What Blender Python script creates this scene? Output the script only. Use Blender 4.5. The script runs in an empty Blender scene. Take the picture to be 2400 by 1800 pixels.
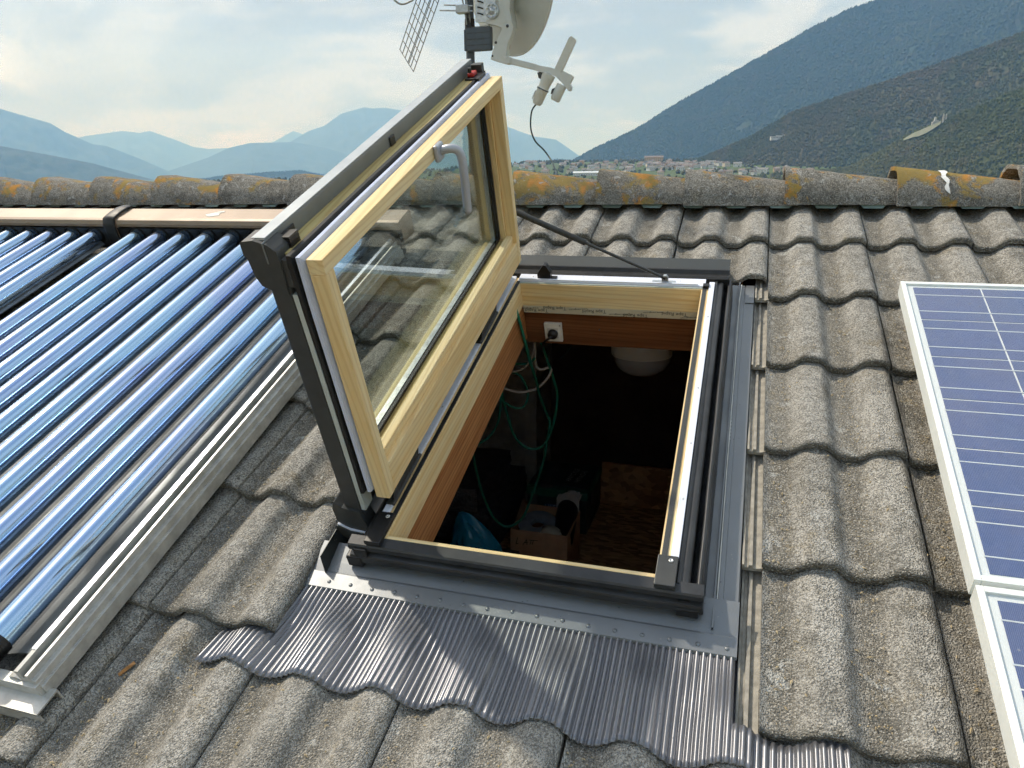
import bpy, bmesh, math, random
import numpy as np
from mathutils import Matrix, Vector

rnd = random.Random(7)
rng = np.random.default_rng(11)
scn = bpy.context.scene
COL = scn.collection

# ------------------------------------------------------------------ camera
PITCH = 0.3812753728038897                      # slope of the roof
CP, SP = math.cos(PITCH), math.sin(PITCH)
cam_d = bpy.data.cameras.new('camera')
cam = bpy.data.objects.new('camera', cam_d); COL.objects.link(cam)
cam.matrix_world = Matrix(((0.954958, -0.071084, 0.288100, -0.072565),
                           (0.296560, 0.262412, -0.918255, -2.943117),
                           (-0.010327, 0.962334, 0.271673, 0.088479),
                           (0, 0, 0, 1)))
cam_d.sensor_fit = 'HORIZONTAL'; cam_d.sensor_width = 36; cam_d.lens = 26.016
cam_d.clip_start = 0.02; cam_d.clip_end = 120000
scn.camera = cam
scn.render.resolution_x, scn.render.resolution_y = 1024, 768

# ------------------------------------------------------------------ light
SUN = Vector((-0.58, 0.182723, 0.793859)).normalized()
sun_d = bpy.data.lights.new('sun', 'SUN'); sun_d.energy = 2.6
sun_d.angle = math.radians(1.6); sun_d.color = (1.0, 0.95, 0.87)
sun = bpy.data.objects.new('sun', sun_d); COL.objects.link(sun)
sun.rotation_euler = (-SUN).to_track_quat('-Z', 'Y').to_euler(); sun.location = (-6, 2, 12)

world = bpy.data.worlds.new('World'); scn.world = world; world.use_nodes = True
wt = world.node_tree; wt.nodes.clear()
def wn(t, **k):
    n = wt.nodes.new(t)
    for a, b in k.items(): setattr(n, a, b)
    return n
def wmath(op, a, b=None, clamp=False):
    n = wn('ShaderNodeMath', operation=op, use_clamp=clamp)
    for i, v in enumerate((a, b)):
        if v is None: continue
        if isinstance(v, (int, float)): n.inputs[i].default_value = v
        else: wt.links.new(v, n.inputs[i])
    return n.outputs[0]
w_out = wn('ShaderNodeOutputWorld'); w_bg = wn('ShaderNodeBackground'); w_bg.inputs[1].default_value = 0.15
sky = wn('ShaderNodeTexSky', sky_type='NISHITA'); sky.sun_disc = False
sky.sun_elevation = math.asin(SUN.z); sky.sun_rotation = math.atan2(SUN.x, SUN.y)
sky.air_density = 1.0; sky.dust_density = 3.5; sky.ozone_density = 1.2
tc = wn('ShaderNodeTexCoord'); sp = wn('ShaderNodeSeparateXYZ'); wt.links.new(tc.outputs['Generated'], sp.inputs[0])
zz = wmath('ADD', wmath('MAXIMUM', sp.outputs[2], 0.0), 0.16)
cb = wn('ShaderNodeCombineXYZ')
wt.links.new(wmath('DIVIDE', sp.outputs[0], zz), cb.inputs[0]); wt.links.new(wmath('DIVIDE', sp.outputs[1], zz), cb.inputs[1])
def wnoise(vec, scale, detail, rough, dist, off=(0, 0, 0)):
    m = wn('ShaderNodeMapping'); m.inputs['Location'].default_value = off; wt.links.new(vec, m.inputs[0])
    n = wn('ShaderNodeTexNoise'); wt.links.new(m.outputs[0], n.inputs['Vector'])
    n.inputs['Scale'].default_value = scale; n.inputs['Detail'].default_value = detail
    n.inputs['Roughness'].default_value = rough; n.inputs['Distortion'].default_value = dist
    return n.outputs['Fac']
def wramp(fac, a, b):
    r = wn('ShaderNodeMapRange', interpolation_type='SMOOTHSTEP'); wt.links.new(fac, r.inputs[0])
    r.inputs[1].default_value = a; r.inputs[2].default_value = b
    return r.outputs[0]
def wmix(f, a, b):
    n = wn('ShaderNodeMix', data_type='RGBA')
    if isinstance(f, (int, float)): n.inputs[0].default_value = f
    else: wt.links.new(f, n.inputs[0])
    for i, v in ((6, a), (7, b)):
        if isinstance(v, tuple): n.inputs[i].default_value = (*v, 1)
        else: wt.links.new(v, n.inputs[i])
    return n.outputs[2]
veil = wramp(wnoise(cb.outputs[0], 0.55, 5, 0.58, 0.0, (3.1, 1.7, 0)), 0.40, 0.60)          # broad thin cloud
lump = wramp(wnoise(cb.outputs[0], 1.25, 6, 0.60, 0.3, (7.3, 4.4, 2)), 0.46, 0.62)         # brighter heaps
dirm = wn('ShaderNodeMapping'); dirm.inputs['Scale'].default_value = (1, 1, 2.0); wt.links.new(tc.outputs['Generated'], dirm.inputs[0])
cum = wramp(wnoise(dirm.outputs[0], 4.6, 7, 0.62, 0.35, (1.2, 5.4, 0.6)), 0.45, 0.56)       # cumulus near the horizon
puff = wramp(wnoise(dirm.outputs[0], 1.9, 1, 0.5, 0., (4.2, 2.4, 1.6)), 0.42, 0.58)
low = wramp(sp.outputs[2], 0.42, 0.10)
c1 = wmix(0.5, sky.outputs[0], (1.3, 1.95, 2.7))
c2 = wmix(wmath('MULTIPLY', veil, 0.85), c1, (2.5, 2.95, 3.45))
c3 = wmix(wmath('MULTIPLY', lump, 0.75), c2, (4.5, 4.75, 4.95))
c4 = wmix(wmath('MULTIPLY', wmath('MULTIPLY', cum, puff), wmath('MULTIPLY', low, 1.0)), c3, (8.2, 8.1, 7.7))
wt.links.new(c4, w_bg.inputs[0]); wt.links.new(w_bg.outputs[0], w_out.inputs[0])

vs = scn.view_settings
vs.view_transform = 'Standard'; vs.look = 'None'; vs.exposure = 0.45; vs.gamma = 1.0; vs.use_curve_mapping = False
world.cycles.sampling_method = 'MANUAL'; world.cycles.sample_map_resolution = 256
scn.cycles.max_bounces = 6; scn.cycles.diffuse_bounces = 4; scn.cycles.denoising_prefilter = 'FAST'; scn.cycles.transparent_max_bounces = 16; scn.cycles.volume_bounces = 1
scn.cycles.adaptive_threshold = .025; scn.cycles.use_denoising = True; scn.cycles.caustics_reflective = False; scn.cycles.caustics_refractive = False

# ------------------------------------------------------------------ frames
RM = Matrix.Rotation(PITCH, 4, 'X')             # roof axes (u along the eaves, v up the slope, n out of it) -> world
IM = Matrix.Identity(4)
def r2w(u, v, n): return Vector((u, v * CP - n * SP, v * SP + n * CP))
def w2r(x, y, z): return Vector((x, y * CP + z * SP, -y * SP + z * CP))

# ------------------------------------------------------------------ materials
MATS = {}
class NT:
    """small helper round a node tree"""
    def __init__(s, name):
        s.m = bpy.data.materials.new(name); s.m.use_nodes = True; s.t = s.m.node_tree; s.t.nodes.clear()
        s.out = s.n('ShaderNodeOutputMaterial')
    def n(s, t, **k):
        x = s.t.nodes.new(t)
        for a, b in k.items(): setattr(x, a, b)
        return x
    def put(s, v, sock):
        if hasattr(v, 'is_linked') or isinstance(v, bpy.types.NodeSocket): s.t.links.new(v, sock)
        elif isinstance(v, tuple) and sock.type == 'RGBA': sock.default_value = (*v[:3], 1)
        else: sock.default_value = v
    def co(s, scale=(1, 1, 1), rand=True, kind='Object', loc=(0, 0, 0)):
        c = s.n('ShaderNodeTexCoord').outputs[kind]
        if rand:
            oi = s.n('ShaderNodeObjectInfo'); a = s.n('ShaderNodeVectorMath', operation='SCALE'); b = s.n('ShaderNodeCombineXYZ')
            for i in range(3): s.put(oi.outputs['Random'], b.inputs[i])
            s.put(b.outputs[0], a.inputs[0]); a.inputs['Scale'].default_value = 37.0
            d = s.n('ShaderNodeVectorMath', operation='ADD'); s.put(c, d.inputs[0]); s.put(a.outputs[0], d.inputs[1]); c = d.outputs[0]
        m = s.n('ShaderNodeMapping'); m.inputs['Scale'].default_value = scale; m.inputs['Location'].default_value = loc; s.put(c, m.inputs[0])
        return m.outputs[0]
    def noise(s, vec, scale, detail=4, rough=.55, dist=0):
        x = s.n('ShaderNodeTexNoise'); s.put(vec, x.inputs['Vector'])
        for k, v in (('Scale', scale), ('Detail', detail), ('Roughness', rough), ('Distortion', dist)): x.inputs[k].default_value = v
        return x.outputs['Fac']
    def voro(s, vec, scale, out='Distance', feature='F1'):
        x = s.n('ShaderNodeTexVoronoi', feature=feature); s.put(vec, x.inputs['Vector']); x.inputs['Scale'].default_value = scale
        return x.outputs[out]
    def rng(s, f, a, b, c=0., d=1., smooth=True):
        x = s.n('ShaderNodeMapRange', interpolation_type='SMOOTHSTEP' if smooth else 'LINEAR'); s.put(f, x.inputs[0])
        for i, v in enumerate((a, b, c, d)): x.inputs[i + 1].default_value = v
        return x.outputs[0]
    def math(s, op, a, b=0.):
        x = s.n('ShaderNodeMath', operation=op); s.put(a, x.inputs[0]); s.put(b, x.inputs[1]); return x.outputs[0]
    def mix(s, f, a, b, mode='MIX'):
        x = s.n('ShaderNodeMix', data_type='RGBA', blend_type=mode); s.put(f, x.inputs[0]); s.put(a, x.inputs[6]); s.put(b, x.inputs[7]); return x.outputs[2]
    def bump(s, h, strength=.3, dist=.01, nrm=None):
        x = s.n('ShaderNodeBump'); s.put(h, x.inputs['Height']); x.inputs['Strength'].default_value = strength; x.inputs['Distance'].default_value = dist
        if nrm is not None: s.put(nrm, x.inputs['Normal'])
        return x.outputs[0]
    def pbr(s, col, rough=.6, metal=0., nrm=None, coat=0., spec=.5, coat_rough=.03):
        p = s.n('ShaderNodeBsdfPrincipled'); s.put(col, p.inputs['Base Color']); s.put(rough, p.inputs['Roughness']); s.put(metal, p.inputs['Metallic'])
        p.inputs['Specular IOR Level'].default_value = spec; s.put(coat, p.inputs['Coat Weight']); p.inputs['Coat Roughness'].default_value = coat_rough
        if nrm is not None: s.put(nrm, p.inputs['Normal'])
        s.put(p.outputs[0], s.out.inputs[0]); return p
def reg(nt): MATS[nt.m.name] = nt.m; return nt.m

def plain(name, col, rough=.5, metal=0., var=.12, scale=40., bump=0., coat=0., spec=.5):
    t = NT(name); co = t.co(rand=False)
    f = t.noise(co, scale, 5, .6)
    c = t.mix(t.rng(f, .3, .7), tuple(x * (1 - var) for x in col), tuple(min(1, x * (1 + var)) for x in col))
    r = t.rng(t.noise(co, scale * .4, 4), .3, .7, max(0.02, rough * .82), min(1, rough * 1.18))
    t.pbr(c, r, metal, t.bump(f, bump, .004) if bump else None, coat, spec)
    return reg(t)

def concrete(name, lichen, base=((.285, .272, .242), (.50, .485, .445))):
    t = NT(name); co = t.co(); oi = t.n('ShaderNodeObjectInfo').outputs['Random']
    big = t.noise(co, 5.5, 4, .6, .3); mid = t.noise(co, 30, 4, .65); fine = t.noise(co, 235, 2, .65); spec = t.noise(co, 300, 1, .6); grain = t.voro(co, 300); patch = t.noise(co, 52, 3, .7)
    c = t.mix(t.rng(big, .34, .66), base[0], base[1])
    c = t.mix(t.math('MULTIPLY', t.rng(mid, .42, .60), .45), c, tuple(x * 1.25 for x in base[1]))
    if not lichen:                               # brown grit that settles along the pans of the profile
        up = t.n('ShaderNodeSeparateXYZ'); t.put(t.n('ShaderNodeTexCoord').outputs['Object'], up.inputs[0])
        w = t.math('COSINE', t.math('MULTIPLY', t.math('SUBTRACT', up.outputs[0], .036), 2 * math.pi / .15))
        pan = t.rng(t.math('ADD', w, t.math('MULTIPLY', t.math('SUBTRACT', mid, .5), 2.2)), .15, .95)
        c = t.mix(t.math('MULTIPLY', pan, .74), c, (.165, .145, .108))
    c = t.mix(t.math('MULTIPLY', t.rng(t.noise(co, 13, 5, .7, .4), .54, .70), .55), c, (.26, .20, .10))
    c = t.mix(t.math('MULTIPLY', t.rng(t.noise(co, 8, 4, .6, .2), .55, .70), .6), c, (.095, .092, .080))
    c = t.mix(t.math('MULTIPLY', t.rng(t.noise(co, 17, 5, .65, .6), .60, .66), .8), c, (.56, .57, .54))      # pale lichen crusts
    c = t.mix(t.rng(patch, .50, .36, 0, .5), c, (.105, .102, .092))
    c = t.mix(t.rng(patch, .54, .66, 0, .35), c, (.50, .49, .46))
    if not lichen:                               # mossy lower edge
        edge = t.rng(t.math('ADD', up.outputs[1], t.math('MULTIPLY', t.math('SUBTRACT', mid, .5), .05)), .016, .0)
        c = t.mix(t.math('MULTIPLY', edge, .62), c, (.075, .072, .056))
    c = t.mix(t.rng(fine, .54, .42, 0, .72), c, (.085, .082, .072))
    c = t.mix(t.rng(spec, .57, .65, 0, .68), c, (.60, .58, .52))
    if lichen:
        l = t.noise(co, 9, 6, .72, .5)
        up = t.n('ShaderNodeSeparateXYZ'); t.put(t.n('ShaderNodeTexCoord').outputs['Object'], up.inputs[0])
        h = t.rng(up.outputs[2], -.02, .10)
        l2 = t.math('ADD', t.math('ADD', l, t.math('MULTIPLY', h, .11)), t.math('MULTIPLY', t.math('SUBTRACT', oi, .45), .16))
        m = t.math('MULTIPLY', t.rng(t.math('ADD', l2, t.math('MULTIPLY', t.math('SUBTRACT', fine, .5), .22)), .59, .665), .92)
        orange = t.mix(t.rng(t.noise(co, 17, 4), .45, .62), (.36, .255, .06), (.60, .27, .035))
        c = t.mix(m, c, orange)
        c = t.mix(t.math('MULTIPLY', t.rng(t.noise(co, 40, 3, .6, .5), .63, .69), .8), c, (.50, .51, .50))
    c = t.mix(t.rng(oi, 0, 1, 0, .25, False), c, tuple(x * .62 for x in base[1]))
    h = t.math('ADD', fine, t.math('MULTIPLY', grain, -.9))
    t.pbr(c, .94, 0, t.bump(h, .9, .0045), spec=.15)
    return reg(t)
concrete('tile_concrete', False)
concrete('ridge_concrete', True, ((.16, .155, .138), (.31, .30, .272)))
plain('tile_flange', (.33, .31, .265), .9, 0, .22, 60, .4)
plain('bird_dropping', (.80, .80, .77), .8, 0, .1, 90, .3)

def wood(name, a, b, axis, knots=0., rough=.5, bands=1.0):
    t = NT(name); sc = [26., 26., 26.]; sc[axis] = 1.1; co = t.co(tuple(sc), rand=True)
    g = t.noise(co, 1.3, 3, .5, .6)
    w = t.n('ShaderNodeTexWave', wave_type='BANDS', bands_direction='DIAGONAL'); t.put(co, w.inputs['Vector'])
    w.inputs['Scale'].default_value = 1.7; w.inputs['Distortion'].default_value = 7; w.inputs['Detail'].default_value = 3
    fine = t.noise(co, 9, 3, .6)
    c = t.mix(t.rng(g, .35, .68), a, b)
    c = t.mix(t.math('MULTIPLY', t.rng(w.outputs['Fac'], .55, .95), .32 * bands), c, tuple(x * y for x, y in zip(b, (.72, .62, .5))))
    c = t.mix(t.rng(fine, .45, .7, 0, .18), c, tuple(x * .7 for x in b))
    if knots:
        ks = [5., 5., 5.]; ks[axis] = 3.2
        k = t.rng(t.voro(t.co(tuple(ks), rand=True), 1.0), .15, .05)
        c = t.mix(t.math('MULTIPLY', k, knots), c, tuple(x * .22 for x in b))
    t.pbr(c, rough, 0, t.bump(fine, .06, .002), spec=.35)
    return reg(t)
for ax, nm in enumerate('uvn'):
    wood('pine_' + nm, (.90, .73, .42), (.84, .61, .29), ax)
    wood('pine_treated_' + nm, (.64, .53, .23), (.54, .41, .17), ax, bands=1.6)
    wood('beam_' + nm, (.23, .092, .036), (.155, .058, .022), ax, knots=.8, bands=1.5)  # larch darkened; the shade on the recessed trimmer is put into the colour
    wood('larch_' + nm, (.56, .27, .105), (.42, .175, .062), ax, knots=.85, bands=2.2)

plain('anthracite', (.055, .058, .058), .42, .25, .10, 30)
plain('anthracite_matte', (.045, .047, .046), .6, 0., .12, 50, .05)
plain('cladding_sky_sheen', (.46, .49, .50), .36, .1, .06, 20)  # sky reflection on the cladding cap, painted in as paler grey
plain('rubber', (.016, .017, .018), .46, 0, .25, 30, .06, spec=.4)
plain('rubber_soft', (.030, .032, .035), .38, 0, .3, 12, .12, spec=.5)
plain('seal_lilac', (.60, .66, .82), .45, 0, .06, 25)
plain('trim_white', (.78, .82, .92), .35, .0, .03, 18)  # white metal trim; the sky it mirrors is put into the lilac tint
plain('cladding_sky_grey', (.19, .20, .197), .45, .1, .06, 16)  # anthracite cladding lightened by colour where it mirrors the sky
plain('strip_pale', (.56, .62, .60), .4, .3, .06, 25)
plain('steel_zinc', (.50, .53, .54), .35, .8, .14, 60)
plain('bolt_steel', (.62, .62, .60), .3, .9, .1, 80)
plain('handle_grey', (.46, .48, .52), .33, .35, .04, 30)
plain('plastic_black', (.012, .012, .013), .4, 0, .2, 30)
plain('plastic_red', (.45, .02, .015), .4, 0, .1, 30)
plain('dish_grey', (.62, .63, .58), .5, .1, .05, 12, .03)
plain('dish_face', (.60, .62, .58), .55, .1, .06, 6)
plain('lnb_beige', (.62, .61, .53), .5, 0, .06, 20)
plain('box_blue_grey', (.085, .105, .125), .5, 0, .08, 30)
plain('mast_paint', (.085, .105, .13), .5, .2, .15, 30)
plain('cable_dark', (.015, .045, .05), .5, 0, .1, 40)
plain('cable_grey', (.33, .34, .32), .5, 0, .1, 40)
plain('cable_green', (.015, .20, .13), .45, 0, .12, 50)
plain('cable_white', (.62, .56, .48), .5, 0, .1, 50)
plain('grid_wire', (.05, .065, .08), .45, .5, .1, 50)
plain('aluminium', (.55, .55, .52), .45, .55, .16, 22, .05)
plain('aluminium_bright', (.70, .74, .80), .28, .7, .1, 14)
plain('reflector_sheet', (.24, .26, .275), .42, .6, .2, 12)
plain('pv_frame', (.86, .90, .88), .38, .12, .03, 14)
plain('pv_backsheet', (.84, .86, .86), .5, 0, .03, 8)
plain('pv_busbar', (.72, .76, .80), .4, .3, .04, 40)
plain('concrete_pillar', (.50, .49, .44), .9, 0, .3, 7, .4)
plain('foam_black', (.085, .087, .095), .85, 0, .35, 60, .8)
plain('foam_torn', (.14, .14, .14), .9, 0, .55, 120, 1.0)
plain('cardboard', (.64, .40, .23), .85, 0, .1, 18, .1)
plain('cardboard_edge', (.50, .36, .24), .9, 0, .15, 60, .2)
plain('marker_ink', (.02, .015, .012), .8)
plain('case_green', (.03, .19, .12), .5, 0, .1, 30, .1)
plain('case_dark', (.035, .065, .062), .5, 0, .15, 30, .1)
plain('case_grey', (.13, .135, .13), .6, 0, .1, 30)
plain('sticker_blue', (.015, .10, .28), .4, 0, .05, 20)
plain('print_white', (.72, .72, .72), .6)
plain('paper_white', (.62, .60, .55), .8, 0, .1, 20, .1)
plain('tape_grey', (.30, .34, .38), .6, 0, .1, 30)
plain('tape_cream', (.62, .58, .44), .7, 0, .08, 18)
plain('print_dark', (.03, .028, .022), .7)
plain('bag_blue', (.03, .42, .66), .28, 0, .1, 25, .1, coat=.3)
plain('lamp_white', (.82, .80, .72), .5, 0, .03, 10)
plain('lamp_glass', (.42, .44, .45), .22, 0, .04, 10)
plain('wall_plaster', (.55, .50, .42), .9, 0, .1, 3, .1)
plain('bounce_lining', (.50, .34, .21), .85, 0, .25, 6, .1)  # pale underside of the deck, added to bounce daylight into the attic
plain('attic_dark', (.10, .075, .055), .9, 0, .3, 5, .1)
plain('membrane_dark', (.035, .033, .032), .8, 0, .2, 9)
plain('wood_chip', (.44, .22, .08), .8, 0, .2, 60)
plain('ridge_roll', (.16, .22, .20), .55, .2, .1, 20)
plain('header_beige', (.36, .275, .205), .45, .15, .05, 9)
plain('header_dirt', (.80, .80, .74), .8, 0, .1, 30)

def osb():
    t = NT('osb'); co = t.co((1, 1, 1), rand=False)
    v = t.n('ShaderNodeTexVoronoi', feature='F1'); m = t.n('ShaderNodeMapping'); m.inputs['Scale'].default_value = (24, 70, 24)
    m.inputs['Rotation'].default_value = (0, 0, .5); t.put(co, m.inputs[0]); t.put(m.outputs[0], v.inputs['Vector']); v.inputs['Scale'].default_value = 1
    c = t.mix(t.rng(t.n('ShaderNodeSeparateColor').outputs[0], 0, 1), (.36, .17, .07), (.5, .28, .12))
    sc = t.n('ShaderNodeSeparateColor'); t.put(v.outputs['Color'], sc.inputs[0])
    c = t.mix(sc.outputs[0], (.34, .16, .065), (.70, .42, .20))
    t.pbr(c, .8, 0, t.bump(v.outputs['Distance'], .3, .004)); return reg(t)
osb()

def flashing(name, col, rough, metal, dirt):
    t = NT(name); co = t.co(rand=False)
    s = t.rng(t.voro(co, 95), .16, .07); k = t.rng(t.noise(co, 30, 3), .56, .68)
    c = t.mix(t.math('MULTIPLY', t.math('MULTIPLY', s, k), dirt), col, (.42, .40, .35))
    d = t.math('MULTIPLY', t.rng(t.voro(t.co((1, 1, 1), rand=False, loc=(3, 1, 2)), 70), .13, .05), t.rng(t.noise(co, 17, 3), .5, .62))
    c = t.mix(t.math('MULTIPLY', d, dirt), c, (.012, .012, .012))
    r = t.rng(t.noise(co, 9, 4), .3, .7, rough * .85, rough * 1.2)
    t.pbr(c, r, metal, t.bump(t.noise(co, 4, 3), .05, .01)); return reg(t)
flashing('flashing_grey', (.215, .23, .242), .40, .5, .9)
flashing('flashing_dark', (.050, .056, .056), .42, .35, .5)
flashing('apron_sheet', (.23, .235, .255), .33, .65, .6)

def tube_glass():
    t = NT('tube_glass'); co = t.co(rand=True)
    oi = t.n('ShaderNodeObjectInfo').outputs['Random']
    c = t.mix(t.rng(oi, 0, 1, 0, 1, False), (.36, .54, .80), (.40, .51, .80))
    c = t.mix(t.rng(t.noise(co, 3.0, 3), .35, .65), c, (.40, .62, .85))
    r = t.rng(t.noise(co, 3, 2, .5), .4, .7, .075, .10)
    t.pbr(c, r, .92, None, 1., coat_rough=.20); return reg(t)
tube_glass()

def cell():
    t = NT('pv_cell'); co = t.co(rand=False); 
    w = t.n('ShaderNodeTexWave', wave_type='BANDS', bands_direction='X'); t.put(co, w.inputs['Vector']); w.inputs['Scale'].default_value = 115
    cr = t.n('ShaderNodeTexVoronoi'); t.put(t.co(), cr.inputs['Vector']); cr.inputs['Scale'].default_value = 45
    sc = t.n('ShaderNodeSeparateColor'); t.put(cr.outputs['Color'], sc.inputs[0])
    c = t.mix(t.rng(t.noise(t.co(), 6, 4), .35, .65), (.075, .115, .29), (.10, .125, .30))
    c = t.mix(t.math('MULTIPLY', sc.outputs[0], .35), c, (.13, .17, .36))
    c = t.mix(t.rng(w.outputs['Fac'], .72, .95, 0, .5), c, (.30, .36, .50))
    t.pbr(c, .35, .3); return reg(t)
cell()

def pane(name, tint, ior, strength, dirt=0.):
    t = NT(name); tr = t.n('ShaderNodeBsdfTransparent'); tr.inputs[0].default_value = (*tint, 1)
    gl = t.n('ShaderNodeBsdfGlossy'); gl.inputs['Roughness'].default_value = .012; gl.inputs[0].default_value = (.95, 1, 1, 1)
    fr = t.n('ShaderNodeFresnel'); bf = t.n('ShaderNodeNewGeometry').outputs['Backfacing']        # same reflection from either face of the sheet
    t.put(t.rng(bf, 0, 1, ior, 1 / ior, False), fr.inputs[0])
    f = t.math('MULTIPLY', fr.outputs[0], strength)
    mx = t.n('ShaderNodeMixShader'); t.put(f, mx.inputs[0]); t.put(tr.outputs[0], mx.inputs[1]); t.put(gl.outputs[0], mx.inputs[2])
    o = mx.outputs[0]
    if dirt:
        df = t.n('ShaderNodeBsdfDiffuse'); df.inputs[0].default_value = (.5, .5, .47, 1); co = t.co(rand=False)
        d = t.math('MULTIPLY', t.rng(t.noise(co, 7, 6, .7), .35, .75), dirt)
        spots = t.math('MULTIPLY', t.rng(t.voro(co, 30), .12, .04), t.rng(t.noise(co, 8, 2), .5, .6))
        m2 = t.n('ShaderNodeMixShader'); t.put(t.math('ADD', d, t.math('MULTIPLY', spots, dirt * 3)), m2.inputs[0]); t.put(o, m2.inputs[1]); t.put(df.outputs[0], m2.inputs[2]); o = m2.outputs[0]
    t.put(o, t.out.inputs[0]); return reg(t)
pane('window_glass', (.935, .955, .945), 1.5, 1.0)
pane('pv_glass', (.93, .95, .95), 1.45, 1.0, .07)
pane('film_clear', (.80, .84, .84), 1.5, 1.6, .55)

def forest(name, cols, sc=1.0):
    t = NT(name); g = t.n('ShaderNodeNewGeometry').outputs['Position']; m = t.n('ShaderNodeMapping'); t.put(g, m.inputs[0]); co = m.outputs[0]
    a = t.noise(co, .0042 * sc, 5, .6, .3); b = t.noise(co, .085 * sc, 2, .6); d = t.noise(co, .016 * sc, 5, .65)
    c = t.mix(t.rng(a, .36, .64), cols[0], cols[1])
    c = t.mix(t.rng(d, .45, .68, 0, .8), c, cols[2])
    c = t.mix(t.rng(b, .35, .70, 0, .75), c, cols[3])
    t.pbr(c, .95, 0, None, spec=.1); return reg(t)
forest('forest_high', ((.045, .068, .042), (.062, .082, .048), (.085, .082, .055), (.034, .052, .036)))
forest('forest_low', ((.072, .088, .048), (.108, .100, .062), (.135, .108, .075), (.052, .066, .042)))
forest('forest_near', ((.080, .098, .048), (.110, .112, .062), (.14, .122, .085), (.055, .070, .042)))
forest('meadow', ((.085, .125, .045), (.11, .14, .06), (.10, .11, .06), (.07, .10, .04)))
forest('pale_slope', ((.22, .24, .17), (.27, .27, .21), (.16, .20, .10), (.24, .23, .19)), 3)
plain('house_white', (.66, .64, .60), .9, 0, .05, .05); plain('house_cream', (.62, .54, .42), .9, 0, .05, .05)
plain('house_ochre', (.58, .38, .18), .9, 0, .05, .05); plain('house_pink', (.55, .42, .36), .9, 0, .05, .05)
plain('house_roof', (.20, .155, .135), .9, 0, .2, .2); plain('house_roof_grey', (.22, .21, .205), .9, 0, .2, .2)
plain('shed_roof', (.66, .70, .72), .5, .1, .05, .05); plain('ruin_stone', (.46, .44, .40), .95, 0, .2, .4)
plain('field_brown', (.20, .16, .09), .95, 0, .1, .02)

# ------------------------------------------------------------------ mesh helpers
class MB:
    def __init__(s): s.v = []; s.f = []; s.mi = []; s.sm = []
    def add(s, vs, fs, mi=0, smooth=False):
        o = len(s.v); s.v += [tuple(map(float, p)) for p in vs]
        for f in fs: s.f.append(tuple(i + o for i in f)); s.mi.append(mi); s.sm.append(smooth)
        return s
    def box(s, a, b, mi=0):
        (x0, y0, z0), (x1, y1, z1) = [min(p, q) for p, q in zip(a, b)], [max(p, q) for p, q in zip(a, b)]
        return s.add([(x0, y0, z0), (x1, y0, z0), (x1, y1, z0), (x0, y1, z0), (x0, y0, z1), (x1, y0, z1), (x1, y1, z1), (x0, y1, z1)],
                     [(0, 3, 2, 1), (4, 5, 6, 7), (0, 1, 5, 4), (1, 2, 6, 5), (2, 3, 7, 6), (3, 0, 4, 7)], mi)
    def prism(s, poly, fn0, fn1, mi=0, smooth=False):
        """poly: 2-D points; fn0 / fn1 put a 2-D point on the near / far end"""
        n = len(poly); vs = [fn0(p) for p in poly] + [fn1(p) for p in poly]
        s.add(vs, [(i, (i + 1) % n, n + (i + 1) % n, n + i) for i in range(n)], mi, smooth)
        return s.add(vs, [tuple(range(n - 1, -1, -1)), tuple(range(n, 2 * n))], mi)
    def tube(s, path, r, seg=8, mi=0, caps=True, smooth=True):
        P = [Vector(p) for p in path]; rs = r if isinstance(r, (list, tuple)) else [r] * len(P)
        up = None; rings = []
        for i, p in enumerate(P):
            d = (P[min(i + 1, len(P) - 1)] - P[max(i - 1, 0)])
            if d.length < 1e-9: d = Vector((0, 0, 1))
            d.normalize()
            if up is None: up = d.orthogonal().normalized()
            up = (up - d * up.dot(d)); up = up.normalized() if up.length > 1e-6 else d.orthogonal().normalized()
            w = d.cross(up); rings.append([p + (up * math.cos(a) + w * math.sin(a)) * rs[i] for a in (2 * math.pi * k / seg for k in range(seg))])
        vs = [q for R in rings for q in R]
        fs = [(i * seg + k, i * seg + (k + 1) % seg, (i + 1) * seg + (k + 1) % seg, (i + 1) * seg + k) for i in range(len(P) - 1) for k in range(seg)]
        s.add(vs, fs, mi, smooth)
        if caps: s.add(vs, [tuple(range(seg - 1, -1, -1)), tuple(range((len(P) - 1) * seg, len(P) * seg))], mi)
        return s
    def lathe(s, prof, mat, seg=24, mi=0, smooth=True, caps=False):
        """prof: (radius, height) list, mat: 4x4"""
        n = len(prof); vs = [mat @ Vector((r * math.cos(2 * math.pi * k / seg), r * math.sin(2 * math.pi * k / seg), h)) for r, h in prof for k in range(seg)]
        s.add(vs, [(i * seg + k, i * seg + (k + 1) % seg, (i + 1) * seg + (k + 1) % seg, (i + 1) * seg + k) for i in range(n - 1) for k in range(seg)], mi, smooth)
        if caps: s.add(vs, [tuple(range(seg - 1, -1, -1)), tuple(range((n - 1) * seg, n * seg))], mi)
        return s
    def grid(s, fn, nu, nv, mi=0, smooth=True):
        vs = [fn(i / nu, j / nv) for j in range(nv + 1) for i in range(nu + 1)]
        return s.add(vs, [(j * (nu + 1) + i, j * (nu + 1) + i + 1, (j + 1) * (nu + 1) + i + 1, (j + 1) * (nu + 1) + i) for j in range(nv) for i in range(nu)], mi, smooth)
    def shift(s, base):
        b = Vector(base); s.v = [(p[0] - b.x, p[1] - b.y, p[2] - b.z) for p in s.v]; return s
    def mesh(s, name, mats):
        me = bpy.data.meshes.new(name); me.from_pydata(s.v, [], s.f)
        for m in (mats if isinstance(mats, (list, tuple)) else [mats]): me.materials.append(MATS[m])
        me.polygons.foreach_set('material_index', s.mi); me.polygons.foreach_set('use_smooth', s.sm); me.update()
        return me

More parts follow.
